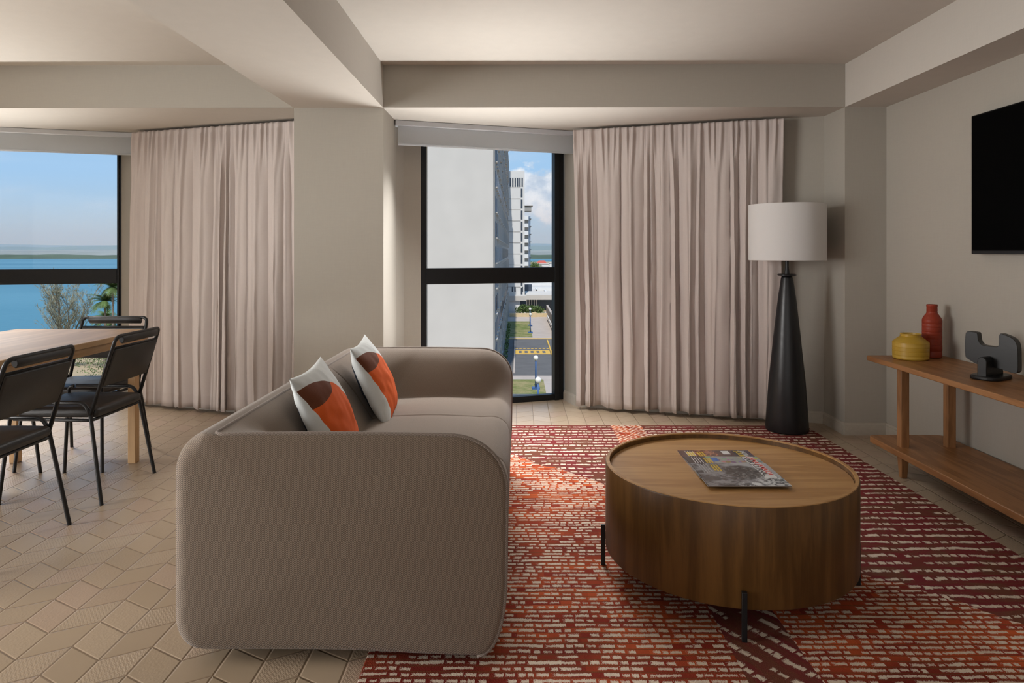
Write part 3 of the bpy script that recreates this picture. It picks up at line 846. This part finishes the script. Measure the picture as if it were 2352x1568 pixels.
def sculpture():
    root = empty('sculpture', (2.242, 3.300, CZ), math.radians(-58)); tag(root, 'black butterfly shaped abstract sculpture standing on the console', 'sculpture')
    m, n, b, o = mat('black_ceramic'); g = n.noise(n.obj(), 70, 4); g2 = n.noise(n.obj(), 9, 3)
    setp(n, b, n.mix(g2, (.006, .006, .0065), (.015, .0145, .0145)), n.lerp(g2, .28, .45), spec=.35, bump=g*.5+g2, bs=.25, bd=.0015)
    out = [(-.140, .100), (-.136, .088), (-.124, .081), (-.075, .062), (-.020, .060), (.025, .055), (.075, .048), (.118, .040), (.133, .045), (.139, .058), (.1385, .12), (.136, .165), (.122, .192), (.096, .206), (.055, .217), (.047, .214), (.043, .206), (.042, .170), (.036, .157), (.020, .153), (-.040, .155), (-.058, .162), (-.068, .178), (-.072, .203), (-.080, .212), (-.120, .215), (-.133, .210), (-.139, .197), (-.141, .15)]
    # smooth closed outline
    P = [Vector((a, c, 0)) for a, c in out]; sm = []; nP = len(P)
    for i in range(nP):
        p0, p1, p2, p3 = P[i-1], P[i], P[(i+1) % nP], P[(i+2) % nP]
        for t in (0, .33, .66):
            q = .5*((2*p1)+(p2-p0)*t+(2*p0-5*p1+4*p2-p3)*t*t+(-p0+3*p1-3*p2+p3)*t**3); sm.append(Vector((q.x*.80, q.y, 0)))
    T = .020; nn_ = len(sm); vs_ = [(q.x, -T, q.y) for q in sm] + [(q.x, T, q.y) for q in sm]
    fs = [tuple(range(nn_)), tuple(range(nn_, 2*nn_))[::-1]] + [(i, nn_+i, nn_+(i+1) % nn_, (i+1) % nn_) for i in range(nn_)]
    MB().add(vs_, fs).build('wing_plate', m, root, bevel=.007, seg=3, recalc=True)
    # upright arched foot crossing the plate
    w = .020; tab = [(-w, .014)] + [(-math.cos(PI*k/12)*w, .085+math.sin(PI*k/12)*w*1.1) for k in range(13)] + [(w, .014)]
    n3 = len(tab)
    vs_ = [(q[0]-.008, -.088, q[1]) for q in tab] + [(q[0]-.008, .075, q[1]) for q in tab]
    fs = [tuple(range(n3))[::-1], tuple(range(n3, 2*n3))] + [(i, (i+1) % n3, n3+(i+1) % n3, n3+i) for i in range(n3)]
    MB().add(vs_, fs).build('upright_foot', m, root, bevel=.003, recalc=True)
    pts = []
    for k in range(40):
        a = 2*PI*k/40; pts.append((math.copysign(abs(math.cos(a))**.6, math.cos(a))*.066-.008, math.copysign(abs(math.sin(a))**.6, math.sin(a))*.100))
    MB().prism(pts, 0, .019).build('sculpture_base', m, root, bevel=.006, seg=3)
sculpture()

# ------------------------------------------------------------------ dining table
def dining_table():
    x0, x1, y0, y1 = -3.00, -2.197, 2.30, 4.16; z1 = .757
    root = empty('dining_table', ((x0+x1)/2, (y0+y1)/2, 0)); tag(root, 'pale oak dining table by the sea view window', 'dining table')
    ox, oy = root.location.x, root.location.y
    MB().box((x0-ox, y0-oy, z1-.030), (x1-ox, y1-oy, z1)).build('table_top', M['dtable'], root, bevel=.003)
    MB().box((x0+.012-ox, y0+.012-oy, z1-.072), (x1-.012-ox, y1-.012-oy, z1-.029)).build('apron', M['dtable'], root, bevel=.002)
    for lx in (x0+.09, x1-.026):
        for ly in (y0+.12, y1-.14):
            MB().box((lx-.022-ox, ly-.023-oy, 0), (lx+.022-ox, ly+.023-oy, z1-.07)).build('leg', M['dleg'], root, bevel=.003)
dining_table()

# ------------------------------------------------------------------ dining chairs (local: front is +y)
def make_chair():
    root = empty('dining_chair')
    r = .0092
    W_ = .245; S = .215
    for s_ in (-1, 1):
        # front leg rises to the side rail bend
        MB().tube(fillet([(s_*W_, .25, 0), (s_*S, .205, .484), (s_*S, .15, .487)], .05)[:-1], r, 12).build('leg', M['blackmetal'], root, smooth=True, angle=60)
        MB().tube([(s_*W_, -.25, 0), (s_*S, -.178, .425)], r, 12).build('leg', M['blackmetal'], root, smooth=True, angle=60)
        MB().tube(fillet([(s_*S, .163, .4868), (s_*S, -.150, .486), (s_*S, -.182, .415)], .034), r, 12).build('side_rail', M['blackmetal'], root, smooth=True)
    bf = MB()
    L_ = (-S, -.176, .42); TL = (-.198, -.298, .806)
    pts = fillet([L_, (-.203, -.292, .79), (-.185, -.300, .806), (.185, -.300, .806), (.203, -.292, .79), (S, -.176, .42)], .035, 6)
    bf.tube(pts, r, 12)
    bf.tube([(-.203, -.279, .747), (.203, -.279, .747)], r*.72, 10)
    bf.tube([(-.210, -.222, .568), (.210, -.222, .568)], r*.8, 10)
    bf.build('back_frame', M['blackmetal'], root, smooth=True)
    sf = MB()
    sf.tube(fillet([(-S+.004, .20, .405), (-S+.004, -.182, .400), (S-.004, -.182, .400), (S-.004, .20, .405), (-S+.004, .20, .405)], .02), r*.85, 10)
    sf.build('seat_frame', M['blackmetal'], root, smooth=True)
    # seat pad: a softly crowned slab
    nx, ny = 28, 28; P = []; Q = []
    for i in range(nx+1):
        a = []; b2 = []
        for j in range(ny+1):
            u = math.sin(PI/2*(-1+2*i/nx)); v = math.sin(PI/2*(-1+2*j/ny)); e = (max(0, 1-abs(u)**26)*max(0, 1-abs(v)**26))**.42
            cr = 1-.05*(u*v)**8; x_ = u*.206*cr; y_ = -.004+v*.204*cr
            a.append((x_, y_, .432+.025*e+.007*(1-u*u)*(1-v*v) + .002*mnoise.noise(Vector((u*3, v*3, 1)))))
            b2.append((x_, y_, .432-.024*e))
        P.append(a); Q.append(b2)
    MB().grid(P).grid(Q, flip=True).build('seat', M['leather'], root, smooth=True, weld=True)
    # back sling: slightly curved panel between the cross bars, pulled around both bars
    P = []
    for i in range(25):
        u = -1+2*i/24; row = []
        for j in range(17):
            v = j/16; z_ = .562+v*(.744-.562); y_ = -.218-(v)*.064 - .020*(1-u*u)*math.sin(PI*v)
            row.append((u*.198, y_, z_))
        P.append(row)
    o_ = MB().grid(P).build('backrest', M['leather'], root, smooth=True)
    md = o_.modifiers.new('thickness', 'SOLIDIFY'); md.thickness = .022; md.offset = 0
    md = o_.modifiers.new('soft', 'BEVEL'); md.width = .007; md.segments = 3; md.limit_method = 'ANGLE'
    # top roll hugging the top tube
    prof = []
    for k in range(16):
        a = 2*PI*k/16; prof.append((math.cos(a)*.0150-.299+.003*math.sin(a), .797+math.sin(a)*.022-.008))
    n3 = len(prof); vs_ = []; xs = [-.165, -.16, -.08, 0, .08, .16, .165]
    for x_ in xs:
        k_ = .82 if abs(x_) > .163 else 1
        for q in prof: vs_.append((x_, -.300+(q[0]+.300)*k_, .793+(q[1]-.793)*k_))
    fs = []
    for i in range(len(xs)-1):
        for k in range(n3): fs.append((i*n3+k, i*n3+(k+1) % n3, (i+1)*n3+(k+1) % n3, (i+1)*n3+k))
    fs += [tuple(range(n3))[::-1], tuple(range((len(xs)-1)*n3, len(xs)*n3))]
    MB().add(vs_, fs).build('headrest_roll', M['leather'], root, smooth=True, angle=40, recalc=True)
    return root
ch = make_chair()
spots = [((-2.252, 2.855), 90, 'black leather dining chair seen from behind, cut by the left edge of the photo'),
         ((-2.252, 3.585), 90, 'black leather dining chair seen from behind beside the table corner, nearest the sofa'),
         ((-2.540, 4.085), 180, 'black leather dining chair at the far end of the table, facing the camera'),
         ((-2.885, 3.585), -90, 'dining chair on the far left side of the table, only a thin black leg showing')]
for i, ((x_, y_), a, lab) in enumerate(spots):
    o = ch if i == 0 else copy_tree(ch)
    o.location = (x_, y_, 0); o.rotation_euler = (0, 0, math.radians(a))
    tag(o, lab, 'chair', 'dining chairs around the oak table')

exec_outside = True
# ================================================================== OUTSIDE (the flat is high up: ground 15.8 m below the floor)
G = -15.78; SEA = -17.8
M['concrete'] = simple('pale_concrete', (.54, .50, .45), .9, .05, .35)
M['whitewall'] = simple('white_render', (.66, .65, .63), .85, .03, .5)
M['greywall'] = simple('grey_and_shaded_concrete', (.30, .285, .26), .9, .12, .4)  # its darker tone also paints shade on the near tower's side
M['darkwin'] = simple('dark_window_glass', (.05, .065, .09), .25, .2, 1)
M['bluewin'] = simple('blue_window_glass', (.16, .21, .28), .25, .25, .7)
M['asphalt'] = simple('asphalt', (.115, .112, .112), .9, .12, .5)
M['pave'] = simple('pink_pavement', (.43, .37, .33), .9, .08, .5)
M['grass'] = None
def grass():
    m, n, b, o = mat('dry_lawn'); a = n.noise(n.obj(), .35, 5, .6); c = n.noise(n.obj(), 4, 4)
    setp(n, b, n.mix(n.step(a*.7+c*.3, .35, .65), (.12, .16, .045), (.32, .27, .14)), .95, spec=.1); return m
M['grass'] = grass()
def landm():
    m, n, b, o = mat('coastal_ground'); a = n.noise(n.obj(), .12, 5, .6)
    setp(n, b, n.mix(n.step(a, .50, .70), (.40, .31, .20), (.17, .16, .08)), .95, spec=.1); return m
M['land'] = landm()
def seam():
    m, n, b, o = mat('sea_water'); p = n.obj(); w = n.noise(n.scale(p, (.18, .42, 1)), 1, 5, .65); l = n.noise(n.scale(p, (.003, .008, 1)), 1, 3)
    x, y, z = n.xyz(p)
    shal = n.step(y - x*.55, 900, 140)
    c = n.mix(n.step(l, .35, .7), (.085, .20, .27), (.115, .245, .315))
    c = n.mix(shal*.5, c, (.085, .23, .30))
    setp(n, b, c, .9, spec=.08, bump=w, bs=.8, bd=.6); return m
M['sea'] = seam()
M['yellow'] = simple('road_yellow_paint', (.62, .38, .07), .8, .06, 3); M['cream'] = simple('cream_painted_wall', (.60, .47, .28), .8, .08, 2)
M['leaf'] = simple('leaf_green', (.085, .14, .032), .7, .35, 1.2); M['leaf2'] = simple('grey_green_needles', (.30, .29, .20), .8, .2, 1.0)
M['bark'] = simple('grey_bark', (.20, .16, .12), .9, .2, 6); M['bluepost'] = simple('blue_lamp_post', (.035, .10, .26), .5, .05, 3)
M['globe'] = simple('white_globe', (.75, .72, .64), .4, .02, 3)
struct(MB().prism([(-9000, 30), (-400, 62), (-130, 92), (-92, 104), (-80, 121), (-68, 128), (-66, 200), (-44, 400), (-20, 1150), (400, 1400), (9000, 1400), (9000, 14), (-9000, 14)], SEA-2, G).build('shore_ground', M['land'], recalc=True), 'sandy scrub covered shore', 'ground')
struct(MB().box((-12000, 20, SEA-3), (12000, 12000, SEA)).build('sea', M['sea']), 'blue sea', 'sea')
def slab(name, pts, z, m, label=None, cat=None):
    return struct(MB().prism(pts, G-.2, G+z).build(name, M[m], recalc=True), label, cat)
R4 = lambda x0, y0, x1, y1: [(x0, y0), (x1, y0), (x1, y1), (x0, y1)]
slab('pavement', R4(-21, 60, 40, 197), .05, 'pave')
slab('road', R4(-2.6, 95, 40, 135.5), .08, 'asphalt', 'grey asphalt road', 'road')
slab('lawn_near', R4(-2.4, 62, 3.45, 92), .15, 'grass', 'dry lawn below the window', 'lawn').name = 'lawn'
slab('lawn', R4(-2.5, 138, 3.02, 169), .15, 'grass', 'dry lawn beyond the road', 'lawn')
struct(MB().box((-2.6, 134.9, G), (20, 135.5, G+.2)).box((5.6, 108, G), (5.85, 133, G+.2)).build('kerb', M['yellow']), 'yellow painted kerb', 'kerb')
struct(MB().box((-.55, 97, G), (-.35, 133, G+.2)).box((-2.4, 92, G), (20, 95, G+.12)).build('kerb', M['pave']), 'pale kerb', 'kerb')
sb = empty('speed_bump', (2.6, 117.3, G+.08)); tag(sb, 'yellow and grey chequered speed bump across the road', 'speed bump')
MB().box((-2.9, -2.2, 0), (2.9, 2.2, .06)).build('bump', M['yellow'], sb)
for k in range(5): MB().box((-2.35+k*1.0, -1.2, .055), (-1.85+k*1.0, 1.2, .075)).build('grey_square', M['asphalt'], sb)
for k in range(9): 
    o = MB().box((-.22, -.35, 0), (.22, .35, .01)).build('road_marking', M['yellow'], loc=(-.1+k*.68, 121.8, G+.085)) if k == 0 else o.copy()
    if k: COL.objects.link(o); o.location = (-.1+k*.68, 121.8, G+.085)
    tag(o, 'short yellow dash painted on the road before the speed bump', 'road marking', 'yellow dashes beside the speed bump')

# concrete tower close by
def tower_near():
    root = empty('concrete_tower', (-12.3, 137, G)); tag(root, 'grey concrete apartment tower with a blank end wall filling the window', 'building')
    H = 50
    MB().box((-9.7, -57, 0), (9.55, 58, H)).build('wall', M['concrete'], root)
    MB().box((9.5, -56.6, 0), (9.7, 57.6, H)).build('shaded_side_wall', M['greywall'], root)  # skin of darker concrete, the side's shade put into its colour
    rnd = random.Random(2); cells = []
    for f in range(int(H/3)):
        for k in range(30):
            cells.append((k, f))
    cells.sort(key=lambda c: c[0]*3.8 + abs(c[1]*3-16)*1.2)
    me = {}
    def shape(b, y, z, kind):
        w = (1.5, 1.1, 1.9)[kind]
        b.box((9.68, y-w/2, z+.7), (9.78, y+w/2, z+2.6))
        return b
    def frame(b, y, z, kind):
        w = (1.5, 1.1, 1.9)[kind]
        b.box((9.68, y-w/2-.08, z+.58), (9.95, y+w/2+.08, z+.70))
        if kind == 2: b.box((9.68, y+w/2, z), (10.05, y+w/2+.12, z+3))
        return b
    rest = MB(); sills = MB(); n_ = 0
    for (k, f) in cells:
        kind = (k*7+f*(k % 3)) % 3; y = -55+k*3.8+1.2; z = f*3.0
        if n_ < 100:
            o = shape(MB(), 0, 0, kind).build('window', [M['bluewin'], M['darkwin'], M['bluewin']][kind], root) if kind not in me else me[kind].copy()
            if kind in me: COL.objects.link(o)
            else: me[kind] = o
            o.location = (0, y, z); n_ += 1
        else: shape(rest, y, z, kind)
        frame(sills, y, z, kind)
    tag(rest.build('window', M['darkwin'], root), kind='stuff')
    sills.build('sills_and_fins', M['concrete'], root)
tower_near()
def tower_far():
    root = empty('white_tower', (-3.0, 205, G)); tag(root, 'tall white office tower with dark louvres at the top beyond the lawn', 'building')
    H = 23.0+17.0
    MB().box((-6, -6, 0), (5.1, 8, H)).build('wall', M['whitewall'], root)
    X = lambda px: (px-1188)/1600*199+3.0
    for k in range(6):
        x_ = X(1172.5+k*5.4)
        MB().box((x_-.20, -6.08, H-4.4), (x_+.20, -5.95, H-1.9)).build('louvre', M['darkwin'], root)
    sm = MB(); wn = 0
    for k in range(12):
        z = H-4.7-k*3.15
        if z < 5.5: break
        sm.box((-6, -6.05, z-.06), (X(1196), -5.97, z+.06))
        MB().box((X(1196.2), -6.08, z-2.75), (X(1200.4), -5.95, z-.25)).build('window', M['darkwin'], root)
    sm.build('floor_joint', M['greywall'], root)
    for px in (1177, 1183, 1200):
        MB().box((X(px-1.5), -6.08, 5.6), (X(px+1.5), -5.95, 7.0)).build('window', M['darkwin'], root)
tower_far()
def wing():
    root = empty('balcony_tower', (4.3, 285, G)); tag(root, 'balcony block with white slabs stepping out behind the white tower', 'building')
    z_top = 17 - (835/5.06+330-578)/1600*280
    MB().box((-3.5, -3, 0), (.25, 10, z_top-.2)).build('wall', M['greywall'], root)
    MB().box((.25, -3, 0), (1.05, 10, z_top-.2)).build('dark_side_wall', M['bluewin'], root)
    k = 0
    while z_top-k*3.1 > 8:
        z = z_top-k*3.1
        MB().box((-3.5, -4.6, z-1.6), (.18, -3, z)).build('balcony', M['whitewall'], root)
        MB().box((.6, -4.2, z-1.3), (1.35, 8, z-1.1)).build('canopy', M['darkwin'], root)
        k += 1
    b = MB(); b.box((-3.5, -4.6, z_top+3.9), (2.0, 2, z_top+4.1)).box((-3.5, -4.2, z_top+1.9), (1.4, 2, z_top+3.6))
    b.build('roof_frame', M['greywall'], root)
wing()
def low_building():
    root = empty('low_building', (14, 215, G)); tag(root, 'low flat roofed building with glass front behind the hedge', 'building')
    MB().box((-11.5, -15, 3.2), (30, 45, 4.55)).box((-17, -18.8, 3.2), (-11.5, -16.3, 4.55)).build('roof_slab', M['concrete'], root)
    MB().box((-17, -18.7, 4.5), (-11.4, -18.2, 4.9)).build('parapet', M['whitewall'], root)
    MB().box((-17, -18.0, 0), (-13.2, -16.3, 3.3)).build('wall', M['whitewall'], root)
    MB().box((-11.4, -12.0, 0), (30, 40, 3.2)).box((-13.2, -17.3, 0), (-11.4, -16.3, 3.2)).build('glass_front', M['darkwin'], root)
    for k in range(7): MB().box((-12.8+k*.72, -12.5, 0), (-12.55+k*.72, -12.0, 3.2)).build('column', M['whitewall'], root)
    MB().box((-11.4, 44, 4.5), (30, 45, 6.0)).build('back_parapet', M['whitewall'], root)
    MB().box((-11.7, 6, 4.5), (-9.4, 9, 6.6)).build('roof_unit', M['darkwin'], root)
    b = MB(); b.box((-8, 8, 4.5), (-2.0, 8.5, 4.95)).box((-8, 16, 4.5), (-2.0, 16.5, 4.95)).box((-8, 8, 4.5), (-7.6, 16.5, 4.95)).box((-2.4, 8, 4.5), (-2.0, 16.5, 4.95)).box((-5.5, 0, 4.5), (-5.0, 8, 4.9)).box((-9, 20, 4.5), (20, 20.6, 5.0))
    b.build('roof_duct', M['whitewall'], root)
low_building()
w_ = MB().box((-2, 181.6, G), (20, 182.4, G+.95)).box((3.9, 180.6, G), (5.0, 181.6, G+1.3)).build('garden_wall', M['cream']); tag(w_, 'low cream garden wall in front of the hedge', 'wall')
w_ = empty('ramp_wall', (8.1, 165, G)); tag(w_, 'beige ramp wall with a white handrail at the edge of the forecourt', 'wall')
MB().box((-.25, -26, 0), (.25, 24, 2.6)).build('wall', M['pave'], w_)
MB().box((-.75, -26, .95), (-.55, 9, 1.25)).build('handrail', M['whitewall'], w_)

def lamp_post():
    root = empty('lamp_post', (0, 0, 0))
    MB().box((-.5, -.5, 0), (.5, .5, .22)).build('plinth', M['bluepost'], root)
    MB().tube([(0, 0, .2), (0, 0, 3.75)], .10, 12).build('pole', M['bluepost'], root, smooth=True)
    vs_ = MB()
    pr = [(.31*math.sin(PI*k/12)+.001, -.31*math.cos(PI*k/12)) for k in range(13)]
    vs_.lathe([(.12, -.36)] + pr[1:], 20, (0, 0, 3.85)).build('globe', M['globe'], root, smooth=True)
    return root
lp = lamp_post()
for i, (px, Y, lab) in enumerate(((1230.6, 85.8, 'blue lamp post with white globe on the near lawn, the taller looking one'), (1236, 71, 'blue lamp post with white globe lowest in the window, its foot out of view'),
                       (1218, 145, 'blue globe lamp post on the far lawn, the nearer of the two there'), (1217.4, 159, 'blue globe lamp post on the far lawn, the farther of the two there'))):
    o = lp if i == 0 else copy_tree(lp)
    o.location = ((px-1188)/1600*Y, Y, G+.1); tag(o, lab, 'street lamp', 'blue globe lamp posts outside')

# planting
def leaf_cloud(b, rnd, c, rad, count, size):
    for _ in range(count):
        while True:
            q = Vector((rnd.uniform(-1, 1), rnd.uniform(-1, 1), rnd.uniform(-1, 1)))
            if .35 < q.length < 1: break
        p = Vector(c)+Vector((q.x*rad[0], q.y*rad[1], q.z*rad[2]))
        a = Vector((rnd.gauss(0, 1), rnd.gauss(0, 1), rnd.gauss(0, 1))).normalized()*size*rnd.uniform(.6, 1.3)
        e = a.cross(Vector((rnd.gauss(0, 1), rnd.gauss(0, 1), rnd.gauss(0, 1)))).normalized()*size*.45
        b.add([p-a, p+e, p+a, p-e], [(0, 1, 2, 3)])
rnd = random.Random(7)
b = MB()
for k in range(16): leaf_cloud(b, rnd, (.3+k*.42, 190+rnd.uniform(-1, 1), G+1.1+rnd.uniform(-.2, .5)), (1.0, 1.0, 1.2), 90, .28)
tag(b.build('hedge', M['leaf']), 'green hedge in front of the low glass fronted building', 'hedge')
b = MB()
for k in range(12): leaf_cloud(b, rnd, (-1.85, 84+k*6.5, G+.55), (.35, 2.6, .6), 60, .2)
tag(b.build('hedge', M['leaf']), 'dark shrubs along the foot of the concrete tower', 'hedge')
def broad_tree(x, y, h, r, lab, grp=None):
    root = empty('tree', (x, y, G)); tag(root, lab, 'tree', grp)
    b = MB(); rn = random.Random(int(x*13+y))
    for _ in range(9): leaf_cloud(b, rn, (rn.uniform(-.5, .5)*r, rn.uniform(-.5, .5)*r, h-r*.8+rn.uniform(-.4, .3)*r), (r*.55, r*.55, r*.45), 130, r*.085)
    b.build('crown', M['leaf'], root)
    MB().tube([(0, 0, 0), (.1*r, 0, h*.6), (0, .1*r, h-r*.5)], [r*.09, r*.06, r*.03], 8).build('trunk', M['bark'], root)
broad_tree(9.6, 400, 12.4, 3.6, 'green tree just right of the white tower, the left one of the pair far off', 'far trees beside the tower')
broad_tree(12.6, 408, 10.8, 3.2, 'green tree behind the white tower, the right one of the pair far off', 'far trees beside the tower')
hs = empty('red_roof_house', (17.5, 500, G)); tag(hs, 'far house with a red hipped roof near the water', 'house')
MB().box((-4, -4, 0), (4, 4, 7.5)).build('wall', M['whitewall'], hs)
MB().add([(-5, -5, 7.4), (5, -5, 7.4), (5, 5, 7.4), (-5, 5, 7.4), (-2, 0, 10.8), (2, 0, 10.8)], [(3, 2, 1, 0), (0, 1, 5, 4), (1, 2, 5), (2, 3, 4, 5), (3, 0, 4)]).build('roof', simple('red_roof_tile', (.45, .09, .06), .8), hs)
for i, (x_, y_, w2, h2) in enumerate(((16.6, 450, 3.4, 9.0), (25, 455, 4.3, 9.6), (16, 430, 3.2, 7.8))):
    o = empty('white_house', (x_, y_, G)); tag(o, ['white flat roofed house below the red roofed one', 'white flat roofed house cut by the right window jamb', 'smallest white house in front of the red roofed one'][i], 'house', 'white houses by the water')
    MB().box((-w2, -4, 0), (w2, 4, h2)).build('wall', M['whitewall'], o)
    MB().box((-w2-.3, -4.3, h2), (w2+.3, 4.3, h2+.4)).build('roof', M['concrete'], o)

# feathery tree by the shore, palm and shrubs beside it
def feather_tree(x, y, h, lab):
    root = empty('casuarina_tree', (x, y, G)); tag(root, lab, 'tree'); rn = random.Random(21)
    wood_ = MB(); fol = MB()
    def branch(p, d, L, r, lv):
        pts = [p]; q = p.copy(); dd = d.copy()
        for k in range(5):
            dd = (dd + Vector((rn.gauss(0, .10), rn.gauss(0, .10), .10))).normalized(); q = q + dd*L/5; pts.append(q.copy())
        (wood_ if lv < 2 else fol).tube(pts, [r*(1-.16*i) for i in range(6)], 5 if lv < 2 else 3, caps=False)
        if lv < 3:
            nb = (7, 7, 6)[lv]
            for k in range(nb):
                t = (k+1.0)/(nb+.3); i = min(4, int(t*5)); b0 = pts[i].lerp(pts[i+1], t*5-i)
                a = rn.uniform(0, 2*PI); side = Vector((math.cos(a), math.sin(a), 0)); dn = (dd*.75 + side*rn.uniform(.5, .9) + Vector((0, 0, .15))).normalized()
                branch(b0, dn, L*rn.uniform(.38, .62)*(1.15-.4*t), r*.42, lv+1)
        if lv >= 2:
            for k in range(4):
                i = rn.randrange(0, 5); c0 = pts[i]; a = (dd+Vector((rn.gauss(0, .5), rn.gauss(0, .5), rn.gauss(0, .4)))).normalized()*rn.uniform(.35, .7)
                e = a.cross(Vector((rn.gauss(0, 1), rn.gauss(0, 1), .3))).normalized()*.028
                fol.add([c0-e, c0+a, c0+e], [(0, 1, 2)])
    for a in (0, 1.3, 2.6, 3.9, 5.2):
        branch(Vector((math.cos(a)*.2, math.sin(a)*.2, 0)), Vector((math.cos(a)*.30, math.sin(a)*.30, 1)).normalized(), h*rn.uniform(.85, 1.02), .16, 0)
    wood_.build('trunk', M['bark'], root); fol.build('foliage', M['leaf2'], root)
feather_tree(-71.0, 109, 10.6, 'feathery grey green tree by the water, seen over the dining table')
def palm(x, y, h, lab, seed):
    root = empty('palm_tree', (x, y, G)); tag(root, lab, 'palm tree', 'palms beside the feathery tree'); rn = random.Random(seed)
    MB().tube([(0, 0, 0), (.2, 0, h*.5), (0, .2, h)], [.2, .15, .12], 8).build('trunk', M['bark'], root)
    b = MB()
    for k in range(26):
        a = rn.uniform(0, 2*PI); e0 = rn.uniform(-.3, 1.2); L = rn.uniform(1.9, 2.6); p = Vector((0, .2, h)); d = Vector((math.cos(a)*math.cos(e0), math.sin(a)*math.cos(e0), math.sin(e0)))
        pts = [p]
        for s_ in range(9): d = (d+Vector((0, 0, -.16))).normalized(); p = p+d*L/9; pts.append(p)
        for s_ in range(1, 10):
            side = (pts[s_]-pts[s_-1]).cross(Vector((0, 0, 1))).normalized(); l = .62*math.sin(PI*min(1, (s_+1.2)/10.5))+.1
            for sg in (-1, 1):
                for off in (0, .5):
                    c0 = pts[s_-1].lerp(pts[s_], off); tip = c0+side*sg*l+(pts[s_]-pts[s_-1])*1.2+Vector((0, 0, -.25*l)); t2 = (pts[s_]-pts[s_-1]).normalized()*.07
                    b.add([c0-t2, tip, c0+t2], [(0, 1, 2)])
    b.build('fronds', M['leaf'], root)
palm(-56.0, 94, 10.3, 'green fan of palm fronds right of the feathery tree', 3)
palm(-53.2, 91, 12.4, 'taller palm cut by the window jamb', 5)
palm(-59.0, 99, 7.6, 'lowest palm, between the feathery tree and the taller palms', 8)
def bush(x, y, r, lab, seed):
    rn = random.Random(seed); b = MB()
    for _ in range(8): leaf_cloud(b, rn, (rn.uniform(-.6, .6)*r, rn.uniform(-.4, .4)*r, r*rn.uniform(.3, .8)), (r*.5, r*.5, r*.45), 260, .13)
    o = b.build('shrub', M['leaf'], loc=(x, y, G)); tag(o, lab, 'shrub', 'shrubs on the shore')
bush(-60.5, 102, 4.2, 'round green shrub at the foot of the palms', 1)
bush(-66.0, 103, 3.2, 'green shrub under the feathery tree', 2)
bush(-57, 84, 1.5, 'low shrub on the sandy ground seen between the chairs', 4)
bush(-52, 90, 5.2, 'large green shrub beside the window jamb', 6)

# far shores and hills
def ridge(name, m, x0, x1, y0, depth, hfun, label, base=SEA):
    nx = 220; ny = 8; P = []
    for i in range(nx+1):
        x = x0+(x1-x0)*i/nx; row = []
        for j in range(ny+1):
            v = j/ny; row.append((x, y0+depth*v, base-1+(hfun(x)+1)*math.sin(v*PI)**.7))
        P.append(row)
    struct(MB().grid(P, flip=False).build(name, m, smooth=True, recalc=True), label, 'land')
nz = lambda x, s, k: mnoise.noise(Vector((x*s, k, .3)))
ridge('mangrove_shore', simple('mangrove_green', (.06, .085, .05), .95, .3, .01), -3500, 3500, 1850, 350, lambda x: 9.5+3*nz(x, .01, 1)+2.5*nz(x, .05, 2), 'low green far shore')
ridge('plain', simple('hazy_plain', (.24, .25, .22), .95, .3, .004), -9000, 9000, 2600, 2600, lambda x: 30+8*nz(x, .003, 4), 'pale plain behind the shore')
ridge('hills', simple('far_hill_green', (.13, .17, .12), .95, .2, .002), -11000, 11000, 4300, 1500, lambda x: 48+26*max(0, nz(x, .0013, 7)+.35)+12*nz(x, .004, 9), 'near range of hazy hills')
ridge('mountains', simple('far_mountain_green', (.12, .16, .13), .95, .2, .001), -12000, 12000, 6200, 2500, lambda x: 96+34*nz(x, .0007, 12)+10*nz(x, .003, 13), 'far range of hazy hills')
# sea haze: a thin scattering layer over the distant shore
hz = MB().box((-12000, 2120, SEA+.5), (12000, 11000, 260)).build('sea_haze', None)
hz.data.materials.clear()
hm = D.materials.new('haze'); hm.use_nodes = True; hm.node_tree.nodes.clear(); n = NT(hm.node_tree)
sc_ = n.n('ShaderNodeVolumeScatter'); sc_.inputs['Color'].default_value = (.42, .66, 1, 1); sc_.inputs['Density'].default_value = .00036
o_ = n.n('ShaderNodeOutputMaterial'); hm.node_tree.links.new(sc_.outputs[0], o_.inputs['Volume'])
hz.data.materials.append(hm); tag(hz, 'thin blue haze over the far shore', 'haze', kind='stuff')
